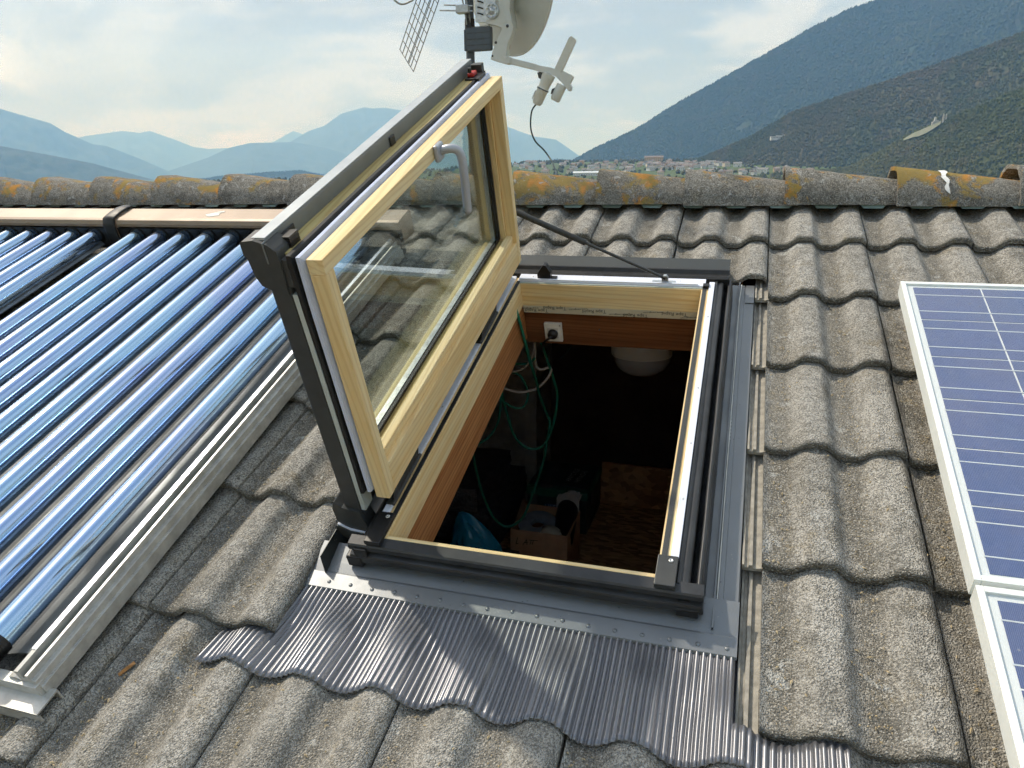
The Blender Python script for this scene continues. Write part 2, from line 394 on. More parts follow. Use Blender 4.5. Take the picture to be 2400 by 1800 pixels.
def link(name, data, parent=None, mw=None):
    o = bpy.data.objects.new(name, data); COL.objects.link(o)
    if parent is not None: o.parent = parent
    if mw is not None: o.matrix_world = mw
    return o
def bevel(o, w=.0015, seg=2):
    m = o.modifiers.new('bevel', 'BEVEL'); m.width = w; m.segments = seg; m.limit_method = 'ANGLE'; m.angle_limit = math.radians(40); m.harden_normals = False
    return o
def tag(o, label=None, cat=None, group=None, kind=None):
    for k, v in (('label', label), ('category', cat), ('group', group), ('kind', kind)):
        if v: o[k] = v
    return o
class Thing:
    """an Empty at the base of a thing, parts built in the axes of its frame (roof or world)"""
    def __init__(s, name, base, label, cat, frame=RM, group=None, kind=None):
        s.base = Vector(base); s.o = link(name, None); s.o.empty_display_size = .05
        s.o.matrix_world = frame @ Matrix.Translation(s.base); tag(s.o, label, cat, group, kind)
    def part(s, name, mb, mats, parent=None, bev=0., label=None, kind=None):
        o = link(name, mb.shift(s.base).mesh(name, mats), parent or s.o)
        if bev: bevel(o, bev)
        return tag(o, label, None, None, kind)
def single(name, mb, mats, base, label, cat, frame=RM, group=None, kind=None, bev=0.):
    o = link(name, mb.shift(base).mesh(name, mats), None, frame @ Matrix.Translation(Vector(base)))
    if bev: bevel(o, bev)
    return tag(o, label, cat, group, kind)
def catmull(pts, n=8):
    P = [Vector(p) for p in pts]; out = []
    for i in range(len(P) - 1):
        a, b, c, d = P[max(i - 1, 0)], P[i], P[i + 1], P[min(i + 2, len(P) - 1)]
        for k in range(n):
            t = k / n; out.append(.5 * ((2 * b) + (c - a) * t + (2 * a - 5 * b + 4 * c - d) * t * t + (3 * b - a - 3 * c + d) * t ** 3))
    return out + [P[-1]]
def text_mesh(body, size, mat, align='CENTER'):
    cu = bpy.data.curves.new('lettering', 'FONT'); cu.body = body; cu.size = size; cu.align_x = align; cu.align_y = 'CENTER'; cu.resolution_u = 3
    t = bpy.data.objects.new('tmp', cu); COL.objects.link(t); bpy.context.view_layer.update()
    me = bpy.data.meshes.new_from_object(t.evaluated_get(bpy.context.evaluated_depsgraph_get()))
    bpy.data.objects.remove(t); bpy.data.curves.remove(cu)
    me.name = 'lettering'; me.materials.clear(); me.materials.append(MATS[mat]); return me

def vnoise(x, y, seed=0):
    """value noise on numpy arrays"""
    x = np.asarray(x, float); y = np.asarray(y, float); xi = np.floor(x).astype(np.int64); yi = np.floor(y).astype(np.int64); fx = x - xi; fy = y - yi
    def h(a, b):
        n = (a * 374761393 + b * 668265263 + seed * 974634777) & 0x7fffffff; n = ((n ^ (n >> 13)) * 1274126177) & 0x7fffffff
        return ((n ^ (n >> 16)) & 0xffff) / 65535.
    sx = fx * fx * (3 - 2 * fx); sy = fy * fy * (3 - 2 * fy)
    a = h(xi, yi) * (1 - sx) + h(xi + 1, yi) * sx; b = h(xi, yi + 1) * (1 - sx) + h(xi + 1, yi + 1) * sx
    return a * (1 - sy) + b * sy
def fbm(x, y, oct=4, seed=0):
    r = 0; a = .5
    for i in range(oct): r = r + a * vnoise(np.asarray(x) * 2 ** i, np.asarray(y) * 2 ** i, seed + i); a *= .5
    return r

# ================================================================== THE LAND
def smooth(t): t = np.clip(t, 0, 1); return t * t * (3 - 2 * t)
def ground_z(x, y):
    x = np.asarray(x, float); y = np.asarray(y, float)
    east = smooth((x + 1500) / 900)
    return -12 + east * 52 * smooth((y - 1250) / 1300) * (1 - smooth((y - 3400) / 1500))
def big_mesh(name, V, F, mat, smooth_f=True):
    me = bpy.data.meshes.new(name); V = np.asarray(V, np.float32); F = np.asarray(F, np.int32); k = F.shape[1]
    me.vertices.add(len(V)); me.vertices.foreach_set('co', V.ravel())
    me.loops.add(F.size); me.loops.foreach_set('vertex_index', F.ravel())
    me.polygons.add(len(F)); me.polygons.foreach_set('loop_start', np.arange(0, F.size, k, dtype=np.int32))
    me.polygons.foreach_set('use_smooth', np.full(len(F), smooth_f)); me.materials.append(MATS[mat]); me.update(calc_edges=True); me.validate()
    return me
rad = np.concatenate([[0], np.geomspace(8, 42000, 90)]); ang = np.linspace(0, 2 * np.pi, 181)[:-1]
GX = rad[:, None] * np.cos(ang); GY = rad[:, None] * np.sin(ang); GZ = ground_z(GX, GY)
nr, na = GX.shape
ii, jj = np.meshgrid(np.arange(nr - 1), np.arange(na), indexing='ij'); j2 = (jj + 1) % na
gf = np.stack([ii * na + jj, (ii + 1) * na + jj, (ii + 1) * na + j2, ii * na + j2], -1).reshape(-1, 4)
g_o = link('ground', big_mesh('ground', np.stack([GX, GY, GZ], -1).reshape(-1, 3), gf, 'meadow')); tag(g_o, kind='structure')

def hill(name, crest, front, back, mat, seed, ns=160, nt=60, rough=1.0, trees=0, tsize=(5, 11), tmat=None, zfloor=-14, bulge=.75):
    """a mountain with its crest through the given points and a real flank on either side"""
    P = np.array(crest, float); L = np.r_[0, np.cumsum(np.hypot(*np.diff(P[:, :2], axis=0).T))]; s = np.linspace(0, L[-1], ns)
    cx, cy, cz = (np.interp(s, L, P[:, i]) for i in range(3))
    dx, dy = np.gradient(cx), np.gradient(cy); ln = np.hypot(dx, dy); nx, ny = dy / ln, -dx / ln      # towards the valley
    if np.mean(nx * -cx + ny * -cy) < 0: nx, ny = -nx, -ny
    T = np.r_[-np.linspace(1, 0, nt // 3)[:-1], np.linspace(0, 1, nt)]
    H = np.maximum(cz - zfloor, 4.)
    run = np.where(T[None] > 0, front, back)
    tt = np.abs(T)[None]
    d = T[None] * run * np.maximum(H[:, None] / H.max(), .22)
    X = cx[:, None] + nx[:, None] * np.sign(T)[None] * np.abs(d); Y = cy[:, None] + ny[:, None] * np.sign(T)[None] * np.abs(d)
    prof = (1 - tt) ** bulge * (1 - .35 * tt * (1 - tt))
    sc = L[-1] / 9
    gul = (fbm(X / sc, Y / sc, 5, seed) - .48) * np.sin(np.pi * np.clip(tt, 0, 1)) ** .7
    fine = (fbm(X / (sc * .12), Y / (sc * .12), 3, seed + 9) - .45) * np.clip(tt * 12, 0.12, 1) * (1 - tt)
    Z = zfloor + H[:, None] * prof + rough * (gul * H[:, None] * .55 + fine * H[:, None] * .06)
    n1, n2 = X.shape; i, j = np.meshgrid(np.arange(n1 - 1), np.arange(n2 - 1), indexing='ij')
    F = np.stack([i * n2 + j, (i + 1) * n2 + j, (i + 1) * n2 + j + 1, i * n2 + j + 1], -1).reshape(-1, 4)
    V = np.stack([X, Y, Z], -1)
    o = link(name, big_mesh(name, V.reshape(-1, 3), F, mat)); tag(o, kind='structure')
    if trees:
        fr = rng.random(trees) ** 1.25; a = rng.random(trees) * (n1 - 1.01); t0 = np.searchsorted(T, 0)
        skyline = rng.random(trees) < .10; b = t0 - 1 + fr * (n2 - t0 - .6); b = np.where(skyline, t0 - 1 + rng.random(trees) * 1.2, b)
        ia, ib = a.astype(int), b.astype(int); fa, fb = (a - ia)[:, None], (b - ib)[:, None]
        C = V[ia, ib] * (1 - fa) * (1 - fb) + V[ia + 1, ib] * fa * (1 - fb) + V[ia, ib + 1] * (1 - fa) * fb + V[ia + 1, ib + 1] * fa * fb
        clear = fbm(C[:, 0] / 130, C[:, 1] / 130, 3, seed + 30) + .25 * fr
        keep = (clear < .86) & (C[:, 2] > ground_z(C[:, 0], C[:, 1]) - 3); C = C[keep]; n = len(C)
        h = tsize[0] + (tsize[1] - tsize[0]) * rng.random(n) ** 1.4; w = h * (.26 + .30 * rng.random(n)); ph = rng.random(n) * 6.28; con = rng.random(n) < .55
        seg = 5; k = np.arange(seg) * 2 * np.pi / seg
        ring = lambda r, z: np.stack([C[:, 0, None] + r[:, None] * np.cos(k + ph[:, None]), C[:, 1, None] + r[:, None] * np.sin(k + ph[:, None]), np.repeat((C[:, 2] + z)[:, None], seg, 1)], -1)
        lo = ring(np.where(con, w * .8, w * .75), np.where(con, 0, h * .08)); mid = ring(np.where(con, w * .5, w), np.where(con, h * .45, h * .55))
        top = (C + np.stack([0 * h, 0 * h, h], -1))[:, None]
        TV = np.concatenate([lo, mid, top], 1); nv = 2 * seg + 1
        f = [(q, (q + 1) % seg, seg + (q + 1) % seg) for q in range(seg)] + [(q, seg + (q + 1) % seg, seg + q) for q in range(seg)] + [(seg + q, seg + (q + 1) % seg, 2 * seg) for q in range(seg)]
        TF = (np.array(f)[None] + (np.arange(n) * nv)[:, None, None]).reshape(-1, 3)
        w_o = link('forest', big_mesh('forest', TV.reshape(-1, 3), TF, tmat or mat, False))
        tag(w_o, {'far_right': 0}.get(name) or FOREST_LABEL[name], 'forest', None, 'stuff')
    return V, T
FOREST_LABEL = {'mountain_slope': 'dark bluish forest covering the tall mountainside', 'middle_spur': 'brownish green spring woodland on the spur behind the villa',
                'castle_spur': 'green woodland on the low spur below the castle ruin', 'wooded_hill': 'dark wood on the low hill above the ridge tiles', 'low_hill': 'dark wood on the low hill at the foot of the tall mountain'}

hill('far_mountain', [(-12340, 9210, 1357), (-11843, 9842, 1134), (-11395, 10357, 925), (-11269, 10494, 792), (-11000, 10776, 594), (-10849, 10927, 567), (-10504, 11259, 360), (-10167, 11564, 136), (-9933, 11765, -49)], 2100, 3080, 'forest_high', 1, 140, 40)
hill('far_foothill', [(-6494, 4772, 376), (-6231, 5112, 289), (-6015, 5364, 221), (-5773, 5622, 143), (-5513, 5878, 30), (-5396, 5985, -19)], 900, 1200, 'forest_high', 2, 160, 40)
hill('distant_range', [(-18036, 16282, 850), (-17515, 16841, 1134), (-16807, 17547, 1295), (-16509, 17829, 1243), (-16294, 18025, 1304), (-15834, 18430, 1080), (-15480, 18728, 884), (-15165, 18985, 826), (-14757, 19303, 852), (-13739, 20040, 450)], 2970, 3375, 'forest_high', 3, 140, 36)
hill('rounded_mountain', [(-11011, 11881, -41), (-10696, 12165, 142), (-10123, 12644, 392), (-9819, 12881, 567), (-9488, 13128, 664), (-8809, 13592, 682), (-8302, 13909, 583), (-7646, 14278, 373), (-6880, 14663, 155)], 1980, 2340, 'forest_high', 4, 140, 36)
hill('farthest_peak', [(-15328, 21491, 887), (-14879, 21805, 1111), (-14332, 22168, 1456), (-13968, 22400, 1312), (-13290, 22808, 950)], 3120, 3600, 'forest_high', 5, 80, 30)
hill('central_mountain', [(-10636, 15560, 634), (-10307, 15779, 793), (-9941, 16012, 1041), (-9627, 16204, 1156), (-9273, 16410, 1431), (-8799, 16668, 1576), (-8642, 16749, 1549), (-8322, 16911, 1559), (-7855, 17132, 1473), (-7024, 17490, 1299), (-6357, 17744, 1246), (-5687, 17968, 1124), (-5423, 18051, 1022), (-5068, 18154, 892), (-4559, 18287, 816), (-4308, 18348, 647), (-4054, 18406, 465), (-3574, 18505, 132)], 3335, 3625, 'forest_high', 6, 200, 44)
hill('wooded_hill', [(-4286, 5173, -26), (-4174, 5263, 6), (-3971, 5418, 26), (-3805, 5536, 42), (-3619, 5659, 51), (-3458, 5759, 10), (-3338, 5829, -19)], 416, 416, 'forest_high', 7, 100, 30, trees=2500, tsize=(8, 15))
hill('low_hill', [(-2261, 6622, -4), (-2072, 6683, 31), (-1882, 6739, 78), (-1681, 6793, 129), (-1534, 6826, 109), (-1327, 6870, 49)], 588, 560, 'forest_high', 8, 90, 30, trees=2500, tsize=(10, 20))
hill('mountain_slope', [(-1329, 4275, -4), (-1186, 4317, 11), (-1040, 4355, 39), (-860, 4394, 136), (-648, 4429, 228), (-391, 4460, 382), (-154, 4474, 503), (45, 4477, 605), (256, 4470, 715), (431, 4456, 791), (526, 4446, 813), (794, 4406, 917), (1116, 4336, 1015), (1474, 4228, 1053)], 1260, 1680, 'forest_high', 9, 200, 90, rough=.55, trees=45000, tsize=(9, 20))
V9, T9 = hill('middle_spur', [(-286, 2078, 8), (-132, 2093, 34), (-4, 2097, 88), (84, 2095, 141), (205, 2087, 179), (286, 2077, 202), (379, 2062, 230), (465, 2045, 259), (547, 2025, 287), (685, 1982, 321)], 480, 700, 'forest_low', 10, 170, 80, rough=.5, trees=26000, tsize=(3.5, 8))
V10, T10 = hill('castle_spur', [(100, 1444, -3), (161, 1438, 4), (210, 1432, 33), (252, 1425, 59), (294, 1417, 77), (333, 1408, 94), (389, 1394, 118), (484, 1364, 152)], 240, 420, 'forest_near', 12, 140, 70, rough=.45, trees=13000, tsize=(2.5, 6.5))

# the pale clearing below the castle ruin, lying on the flank of its spur
s0, s1 = np.searchsorted(V10[:, 0, 0] + 0, [232, 288]) if V10[0, 0, 0] < V10[-1, 0, 0] else (40, 70)
cl = []
cxs = V10[:, np.searchsorted(T10, 0), 0]
a0, a1 = np.searchsorted(cxs, 236), np.searchsorted(cxs, 287)
z0 = np.searchsorted(T10, 0)
mb = MB(); rows = np.linspace(0, 1, 15)
def clear_fn(s, t):
    ia = a0 + s * (a1 - a0); k = int(ia); f = ia - k; w = (.3 + .7 * math.sin(math.pi * min(1, s * .8 + .12)))
    jb = z0 + 1.0 + t * 7 * w + (1 - s) * 3; j = int(jb); g = jb - j
    p = V10[k, j] * (1 - f) * (1 - g) + V10[k + 1, j] * f * (1 - g) + V10[k, j + 1] * (1 - f) * g + V10[k + 1, j + 1] * f * g
    return (p[0] + 0, p[1] - 3.0, p[2] + 4.5)
mb.grid(clear_fn, 24, 10)
single('clearing', mb, 'pale_slope', clear_fn(.5, .5), None, None, IM, kind='structure')

# ---- the town across the valley
def house_mesh(w, d, h, rh, wall, roof, hip=0.):
    b = MB().box((-w / 2, -d / 2, -3), (w / 2, d / 2, h), 0); e = .7
    b.add([(-w / 2 - e, -d / 2 - e, h), (w / 2 + e, -d / 2 - e, h), (w / 2 + e, d / 2 + e, h), (-w / 2 - e, d / 2 + e, h), (-w / 2 - e + hip, 0, h + rh), (w / 2 + e - hip, 0, h + rh)],
          [(0, 1, 5, 4), (2, 3, 4, 5), (1, 2, 5), (3, 0, 4), (3, 2, 1, 0)], 1)
    for i in range(3): b.box((-w * .35 + i * w * .3, -d / 2 - .12, h * .5), (-w * .35 + i * w * .3 + 1.1, -d / 2 - .02, h * .5 + 1.5), 2)
    b.box((w * .2, -.5, h), (w * .2 + .8, .4, h + rh + .9), 0)
    return b.mesh('town_house', [wall, roof, 'membrane_dark'])
HM = [house_mesh(11, 9, 6.5, 2.6, 'house_white', 'house_roof'), house_mesh(14, 10, 8, 2.8, 'house_cream', 'house_roof'), house_mesh(10, 10, 9, 2.4, 'house_pink', 'house_roof_grey', 4),
      house_mesh(18, 11, 7, 2.8, 'house_white', 'house_roof_grey'), house_mesh(12, 9, 7.5, 2.6, 'house_ochre', 'house_roof')]
HL = ['white walled house with a brown gable roof in the town below the mountain', 'cream walled house with a brown gable roof in the town below the mountain', 'pinkish house with a grey hipped roof in the town below the mountain',
      'long white house with a grey roof in the town below the mountain', 'ochre house with a brown roof in the town below the mountain']
HW = [.32, .22, .16, .2, .1]
def add_house(x, y, lift=0.):
    k = rnd.choices(range(5), HW)[0]
    o = link('town_house', HM[k]); o.location = (x, y, float(ground_z(x, y)) + .3 + lift); o.rotation_euler.z = rnd.choice((0, .3, -.4, 1.2, 1.57, .8)) + rnd.uniform(-.15, .15)
    s = rnd.uniform(.8, 1.15); o.scale = (s, s, s)
    tag(o, HL[k], 'house', 'houses of the town below the mountain')
placed = []
def scatter(n, cx, cy, rx, ry, dmin):
    c = 0; tries = 0
    while c < n and tries < 4000:
        tries += 1; x, y = rnd.gauss(cx, rx), rnd.gauss(cy, ry)
        if y < 1380 or y > 2500 or any(abs(x - a) < dmin and abs(y - b) < dmin * 1.3 for a, b in placed): continue
        placed.append((x, y)); add_house(x, y); c += 1
scatter(62, -150, 1905, 42, 60, 10)
scatter(34, -265, 1900, 75, 110, 15)
scatter(40, -420, 1960, 160, 160, 19)
scatter(16, 0, 1600, 55, 40, 15)
def tree_mass(name, C, lo_h, hi_h, mat, label):
    n = len(C); h = lo_h + (hi_h - lo_h) * rng.random(n); w = h * (.35 + .25 * rng.random(n)); seg = 6; k = np.arange(seg) * 2 * np.pi / seg; ph = rng.random(n) * 6
    ring = lambda r, z: np.stack([C[:, 0, None] + r[:, None] * np.cos(k + ph[:, None]), C[:, 1, None] + r[:, None] * np.sin(k + ph[:, None]), np.repeat((C[:, 2] + z)[:, None], seg, 1)], -1)
    TV = np.concatenate([ring(w * .6, 0 * h), ring(w, h * .45), ring(w * .6, h * .82), (C + np.stack([0 * h, 0 * h, h], -1))[:, None]], 1); nv = 3 * seg + 1
    f = [(a * seg + q, a * seg + (q + 1) % seg, (a + 1) * seg + (q + 1) % seg) for a in (0, 1) for q in range(seg)] + [(a * seg + q, (a + 1) * seg + (q + 1) % seg, (a + 1) * seg + q) for a in (0, 1) for q in range(seg)] + [(2 * seg + q, 2 * seg + (q + 1) % seg, 3 * seg) for q in range(seg)]
    TF = (np.array(f)[None] + (np.arange(n) * nv)[:, None, None]).reshape(-1, 3)
    tag(link(name, big_mesh(name, TV.reshape(-1, 3), TF, mat, False)), label, 'trees', None, 'stuff')
tx = rng.uniform(-1500, 330, 5200); ty = rng.uniform(1250, 3300, 5200); keep = fbm(tx / 90, ty / 90, 3, 61) > .46
tx, ty = tx[keep], ty[keep]
tree_mass('valley_trees', np.stack([tx, ty, ground_z(tx, ty) - .3], -1), 4, 10, 'forest_low', 'green trees and hedges scattered over the valley between the houses')
tx = rng.uniform(-3200, 1500, 16000); ty = rng.uniform(110, 1300, 16000); keep = (fbm(tx / 70, ty / 70, 3, 71) > .50) & (np.abs(tx) < ty * 1.6 + 60)
tx, ty = tx[keep], ty[keep]
tree_mass('near_trees', np.stack([tx, ty, ground_z(tx, ty) - .3], -1), 3.5, 8, 'forest_near', 'green trees and hedges in the fields just beyond the house')
# larger buildings that can be told apart
def big_building(name, x, y, w, d, h, rh, wall, roof, rz, label, cat, lift=0, hip=0):
    t = Thing(name, (x, y, float(ground_z(x, y)) + lift), label, cat, IM); t.o.rotation_euler.z = rz
    B = t.base
    L_ = lambda a, b, c: (B.x + a, B.y + b, B.z + c)
    t.part('wall', MB().box(L_(-w / 2, -d / 2, -6), L_(w / 2, d / 2, h)), wall)
    e = 1.; r = MB().add([L_(-w / 2 - e, -d / 2 - e, h), L_(w / 2 + e, -d / 2 - e, h), L_(w / 2 + e, d / 2 + e, h), L_(-w / 2 - e, d / 2 + e, h), L_(-w / 2 - e + hip, 0, h + rh), L_(w / 2 + e - hip, 0, h + rh)],
                         [(0, 1, 5, 4), (2, 3, 4, 5), (1, 2, 5), (3, 0, 4), (3, 2, 1, 0)])
    t.part('roof', r, roof)
    n = max(3, int(w / 5))
    for k in range(n):
        for lv in range(max(1, int(h / 3.2))):
            x0 = -w / 2 + (k + .5) * w / n
            t.part('window', MB().box(L_(x0 - .7, -d / 2 - .15, 1 + lv * 3.1), L_(x0 + .7, -d / 2 + .05, 2.6 + lv * 3.1)), 'membrane_dark')
    return t
big_building('long_shed', -305, 1600, 108, 26, 6, 3, 'house_white', 'shed_roof', .12, 'long low shed with a pale metal roof in the valley', 'shed')
big_building('large_hall', -268, 2230, 52, 18, 11, 4, 'house_ochre', 'house_roof', .1, 'large yellowish building with a tiled roof above the town', 'building', 2)
big_building('ochre_block', -640, 2260, 30, 14, 12, 3, 'house_ochre', 'house_roof', .3, 'ochre block standing alone at the foot of the dark mountainside', 'building', -6)
# villa terrace on the flank of the middle spur
iv = int(np.argmin(np.abs(V9[:, z0 if z0 < V9.shape[1] else 0, 0] - 20)))
def on9(xw, tt):
    c = V9[:, np.searchsorted(T9, 0), 0]; i = int(np.clip(np.searchsorted(c, xw), 1, len(c) - 2)); j = int(np.searchsorted(T9, tt)); return V9[i, j]
pv = on9(62, .36)
t = Thing('villa', (pv[0], pv[1] - 4, pv[2] + 2), 'long white villa on terraces alone on the wooded slope', 'villa', IM); B = t.base; t.o.rotation_euler.z = .25
for k, (x0, x1, y0, z0_, z1) in enumerate([(-22, -8, -4, -4, 5), (-8, 8, -2, -4, 7.5), (8, 24, 0, -4, 9)]):
    w_ = t.part('wing', MB().box((B.x + x0, B.y + y0, B.z + z0_), (B.x + x1, B.y + y0 + 9, B.z + z1)), 'house_white')
    t.part('roof', MB().box((B.x + x0 - .6, B.y + y0 - .6, B.z + z1), (B.x + x1 + .6, B.y + y0 + 9.6, B.z + z1 + .7)), 'house_roof_grey')
    for q in range(4):
        xx = x0 + (q + .5) * (x1 - x0) / 4
        t.part('window', MB().box((B.x + xx - .8, B.y + y0 - .15, B.z + 1), (B.x + xx + .8, B.y + y0 + .05, B.z + 3)), 'membrane_dark')
# castle ruin on the crest of the near spur
def on10(xw, tt):
    c = V10[:, np.searchsorted(T10, 0), 0]; i = int(np.clip(np.searchsorted(c, xw), 1, len(c) - 2)); j = int(np.searchsorted(T10, tt)); return V10[i, j]
for xw, nm, lab, parts in [(281, 'castle_ruin', 'broken pale stone keep of a ruined castle above a bare slope', [(-6, 6, 0, 6, [(-6, 7), (-3, 9), (-2.4, 15), (-.5, 14), (.2, 10), (3, 9.5), (6, 6)])]),
                           (291.5, 'tower_ruin', 'thin broken stone tower walls standing behind the ruined keep', [(-3, -.4, 0, 3, [(-3, 7), (-2.4, 15), (-1.2, 14), (-.4, 8)]), (1.4, 2.8, 0, 3, [(1.4, 12), (1.9, 14.5), (2.8, 12.5)])])]:
    p = on10(xw, .03); t = Thing(nm, (p[0], p[1], p[2] + 1), lab, 'ruin', IM); B = t.base
    for a, b, y0, y1, top in parts:
        poly = [(a, -5)] + [(b, -5)] + top[::-1]
        t.part('wall', MB().prism(poly, lambda q: (B.x + q[0], B.y + y0, B.z + q[1]), lambda q: (B.x + q[0], B.y + y1, B.z + q[1])), 'ruin_stone')
# ================================================================== THE HOUSE
house = Thing('house', (0, 0, 0), 'house roof of weathered grey double roll concrete tiles with the attic under it', 'house')
YR = .03                                        # world y of the ridge line
U0, U1, VE = -8.2, 4.6, -6.2                    # gables and eaves
OU0, OU1, OV0, OV1 = -.80, -.12, -1.89, -.70   # hole for the window
deck = MB()
for a, b in (((U0, VE, -.165), (OU0, -.01, -.078)), ((OU1, VE, -.165), (U1, -.01, -.078)), ((OU0, VE, -.165), (OU1, OV0, -.078)), ((OU0, OV1, -.165), (OU1, -.01, -.078))):
    deck.box(a, b); deck.box((a[0] + .004, a[1] + .004, -.172), (b[0] - .004, b[1] - .004, -.1655), 1)  # second box: thin pale lining added for bounce light
roof = house.part('roof', deck, ['membrane_dark', 'bounce_lining'])
far = MB(); q = [(U0, VE), (U1, VE), (U1, 0.0), (U0, 0.0)]
def mir(u, v, n):
    w = r2w(u, v, n); return w2r(w.x, 2 * YR - w.y, w.z)
far.add([mir(u, v, -.03) for u, v in q] + [mir(u, v, -.165) for u, v in q], [(3, 2, 1, 0), (4, 5, 6, 7), (0, 1, 5, 4), (1, 2, 6, 5), (2, 3, 7, 6), (3, 0, 4, 7)])
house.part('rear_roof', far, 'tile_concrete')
# walls below, in world axes (turned into roof axes)
def wbox(mb, a, b, mi=0):
    s = MB().box(a, b); return mb.add([w2r(*p) for p in s.v], s.f, mi)
ye = r2w(0, VE, -.2); zt = ye.z
wl = MB(); wbox(wl, (U0 + .3, ye.y + .5, -12), (U1 - .3, ye.y + .8, zt + .1)); wbox(wl, (U0 + .3, 2 * YR - ye.y - .8, -12), (U1 - .3, 2 * YR - ye.y - .5, zt + .1))
for x in (U0 + .3, U1 - .6):
    pts = [(ye.y + .5, -12), (2 * YR - ye.y - .5, -12), (2 * YR - ye.y - .5, zt + .1), (YR, -.2), (ye.y + .5, zt + .1)]
    wl.prism(pts, lambda p: w2r(x, p[0], p[1]), lambda p: w2r(x + .3, p[0], p[1]))
house.part('wall', wl, 'wall_plaster')
fl = MB(); wbox(fl, (U0 + .5, ye.y + .7, -1.95), (U1 - .5, 2 * YR - ye.y - .7, -1.75)); house.part('attic_floor', fl, 'osb')
kb = MB(); wbox(kb, (-.77, .98, -1.75), (1.2, 1.0, -1.50)); house.part('attic_board', kb, 'osb')
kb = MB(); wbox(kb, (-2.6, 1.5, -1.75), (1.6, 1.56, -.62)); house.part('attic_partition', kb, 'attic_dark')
pl = MB(); wbox(pl, (-1.62, .90, -1.75), (-1.135, 1.25, -.50)); pil = house.part('attic_pillar', pl, 'concrete_pillar', bev=.006)
pl = MB(); wbox(pl, (-1.20, .885, -1.75), (-1.132, .90, -.52)); house.part('pillar_board', pl, 'concrete_pillar', pil)
# rafters and trimmer round the opening
house.part('rafter', MB().box((-.86, -6.0, -.164), (-.742, -.02, -.076)), 'larch_v', bev=.003)
house.part('reveal_board', MB().box((-.80, -1.828, -.158), (-.738, -.757, -.0262)), 'larch_v', bev=.002)
house.part('rafter', MB().box((-.178, -6.0, -.19), (-.07, -.02, -.072)), 'larch_v', bev=.003)
for u in (-1.75, -2.65, -3.6, .75, 1.6): house.part('rafter', MB().box((u, -6.0, -.32), (u + .10, -.05, -.166)), 'larch_v')
house.part('trimmer_beam', MB().box((-.742, -.755, -.178), (-.178, -.655, -.045)), 'beam_u', bev=.003)
house.part('trimmer_beam', MB().box((-.742, -1.93, -.18), (-.178, -1.83, -.05)), 'larch_u', bev=.003)
rb = MB(); wbox(rb, (U0 + .5, -.06, -.42), (U1 - .5, .10, -.20)); house.part('ridge_beam', rb, 'larch_u')

# ---- tiles
TW, TG, TH, TL = .30, .3388, .0300, .42
ZO = .0160
def sst(a, b, x): t = min(1., max(0., (x - a) / (b - a))); return t * t * (3 - 2 * t)
def roll(x):
    """broad roll that climbs gently from the pan and drops steeply on its right"""
    p = ((x - .040) / .15) % 1.0
    return TH * (sst(.05, .37, p) * (1 - sst(.60, .85, p)) * (.90 + .10 * math.sin(math.pi * min(1, max(0, (p - .22) / .56)))))
SL = .0240 / TG
def tile_mesh(seed, y0=0., y1=TL, nx=52, ny=16):
    g = np.random.default_rng(seed); mb = MB(); ox, oy = g.random(2) * 50
    ys = [y0, y0 + .0015, y0 + .006, y0 + .013] + list(np.linspace(y0 + .03, y1, ny - 3)); xs = np.linspace(.0024, TW - .0024, nx + 1)
    jit = (fbm(xs * 60 + ox, xs * 0 + oy, 3, 5) - .45) * .006; wav = (fbm(xs * 9 + ox, xs * 0 + oy + 9, 2, 3) - .4) * .004
    top = []; bot = []
    for j, y in enumerate(ys):
        for i, x in enumerate(xs):
            n1 = float(fbm(x * 9 + ox, y * 9 + oy, 2, 1) - .4) * .0022 + float(fbm(x * 150 + ox, y * 150 + oy, 2, 2) - .4) * .0013
            e = min(x, TW - x); z = roll(x) - ZO - SL * y + n1 - (.003 * max(0, 1 - e / .004) ** 2)
            if j < 3: z -= (.006, .0022, .0004)[j]
            yy = y + (jit[i] + wav[i]) * max(0, 1 - (y - y0) / .05)
            top.append((x, yy, z)); bot.append((x, yy + (.002 if j == 0 else 0), roll(x) - ZO - SL * y - .0190 + n1 * .3))
    n = nx + 1; m = len(ys)
    F = [(j * n + i, j * n + i + 1, (j + 1) * n + i + 1, (j + 1) * n + i) for j in range(m - 1) for i in range(nx)]
    mb.add(top, F, 0, True); mb.add(bot, [f[::-1] for f in F], 0, True)
    o = len(top); allv = top + bot
    mb.add(allv, [(i + 1, i, o + i, o + i + 1) for i in range(nx)], 0, False)
    mb.add(allv, [(j * n, (j + 1) * n, o + (j + 1) * n, o + j * n) for j in range(m - 1)] + [((j + 1) * n + nx, j * n + nx, o + j * n + nx, o + (j + 1) * n + nx) for j in range(m - 1)], 0, False)
    # interlocking flange on the left, normally covered by the neighbour
    fp = [(-.034, -.010), (-.034, .006), (-.030, .0065), (-.0285, -.001), (-.0225, -.001), (-.021, .0062), (-.0145, .0066), (-.013, -.002), (-.006, -.002), (.006, .002), (.006, -.010)]
    k = -.033
    mb.prism(fp, lambda p: (p[0], y0 + .004, k + p[1] - SL * y0), lambda p: (p[0], y1 - .01, k + p[1] - SL * y1), 1)
    return mb.mesh('roof_tile', ['tile_concrete', 'tile_flange'])
TM = [tile_mesh(s) for s in range(5)]; TC = [tile_mesh(20 + s, .095) for s in range(2)]; TS = [tile_mesh(30 + s, 0., .335) for s in range(2)]
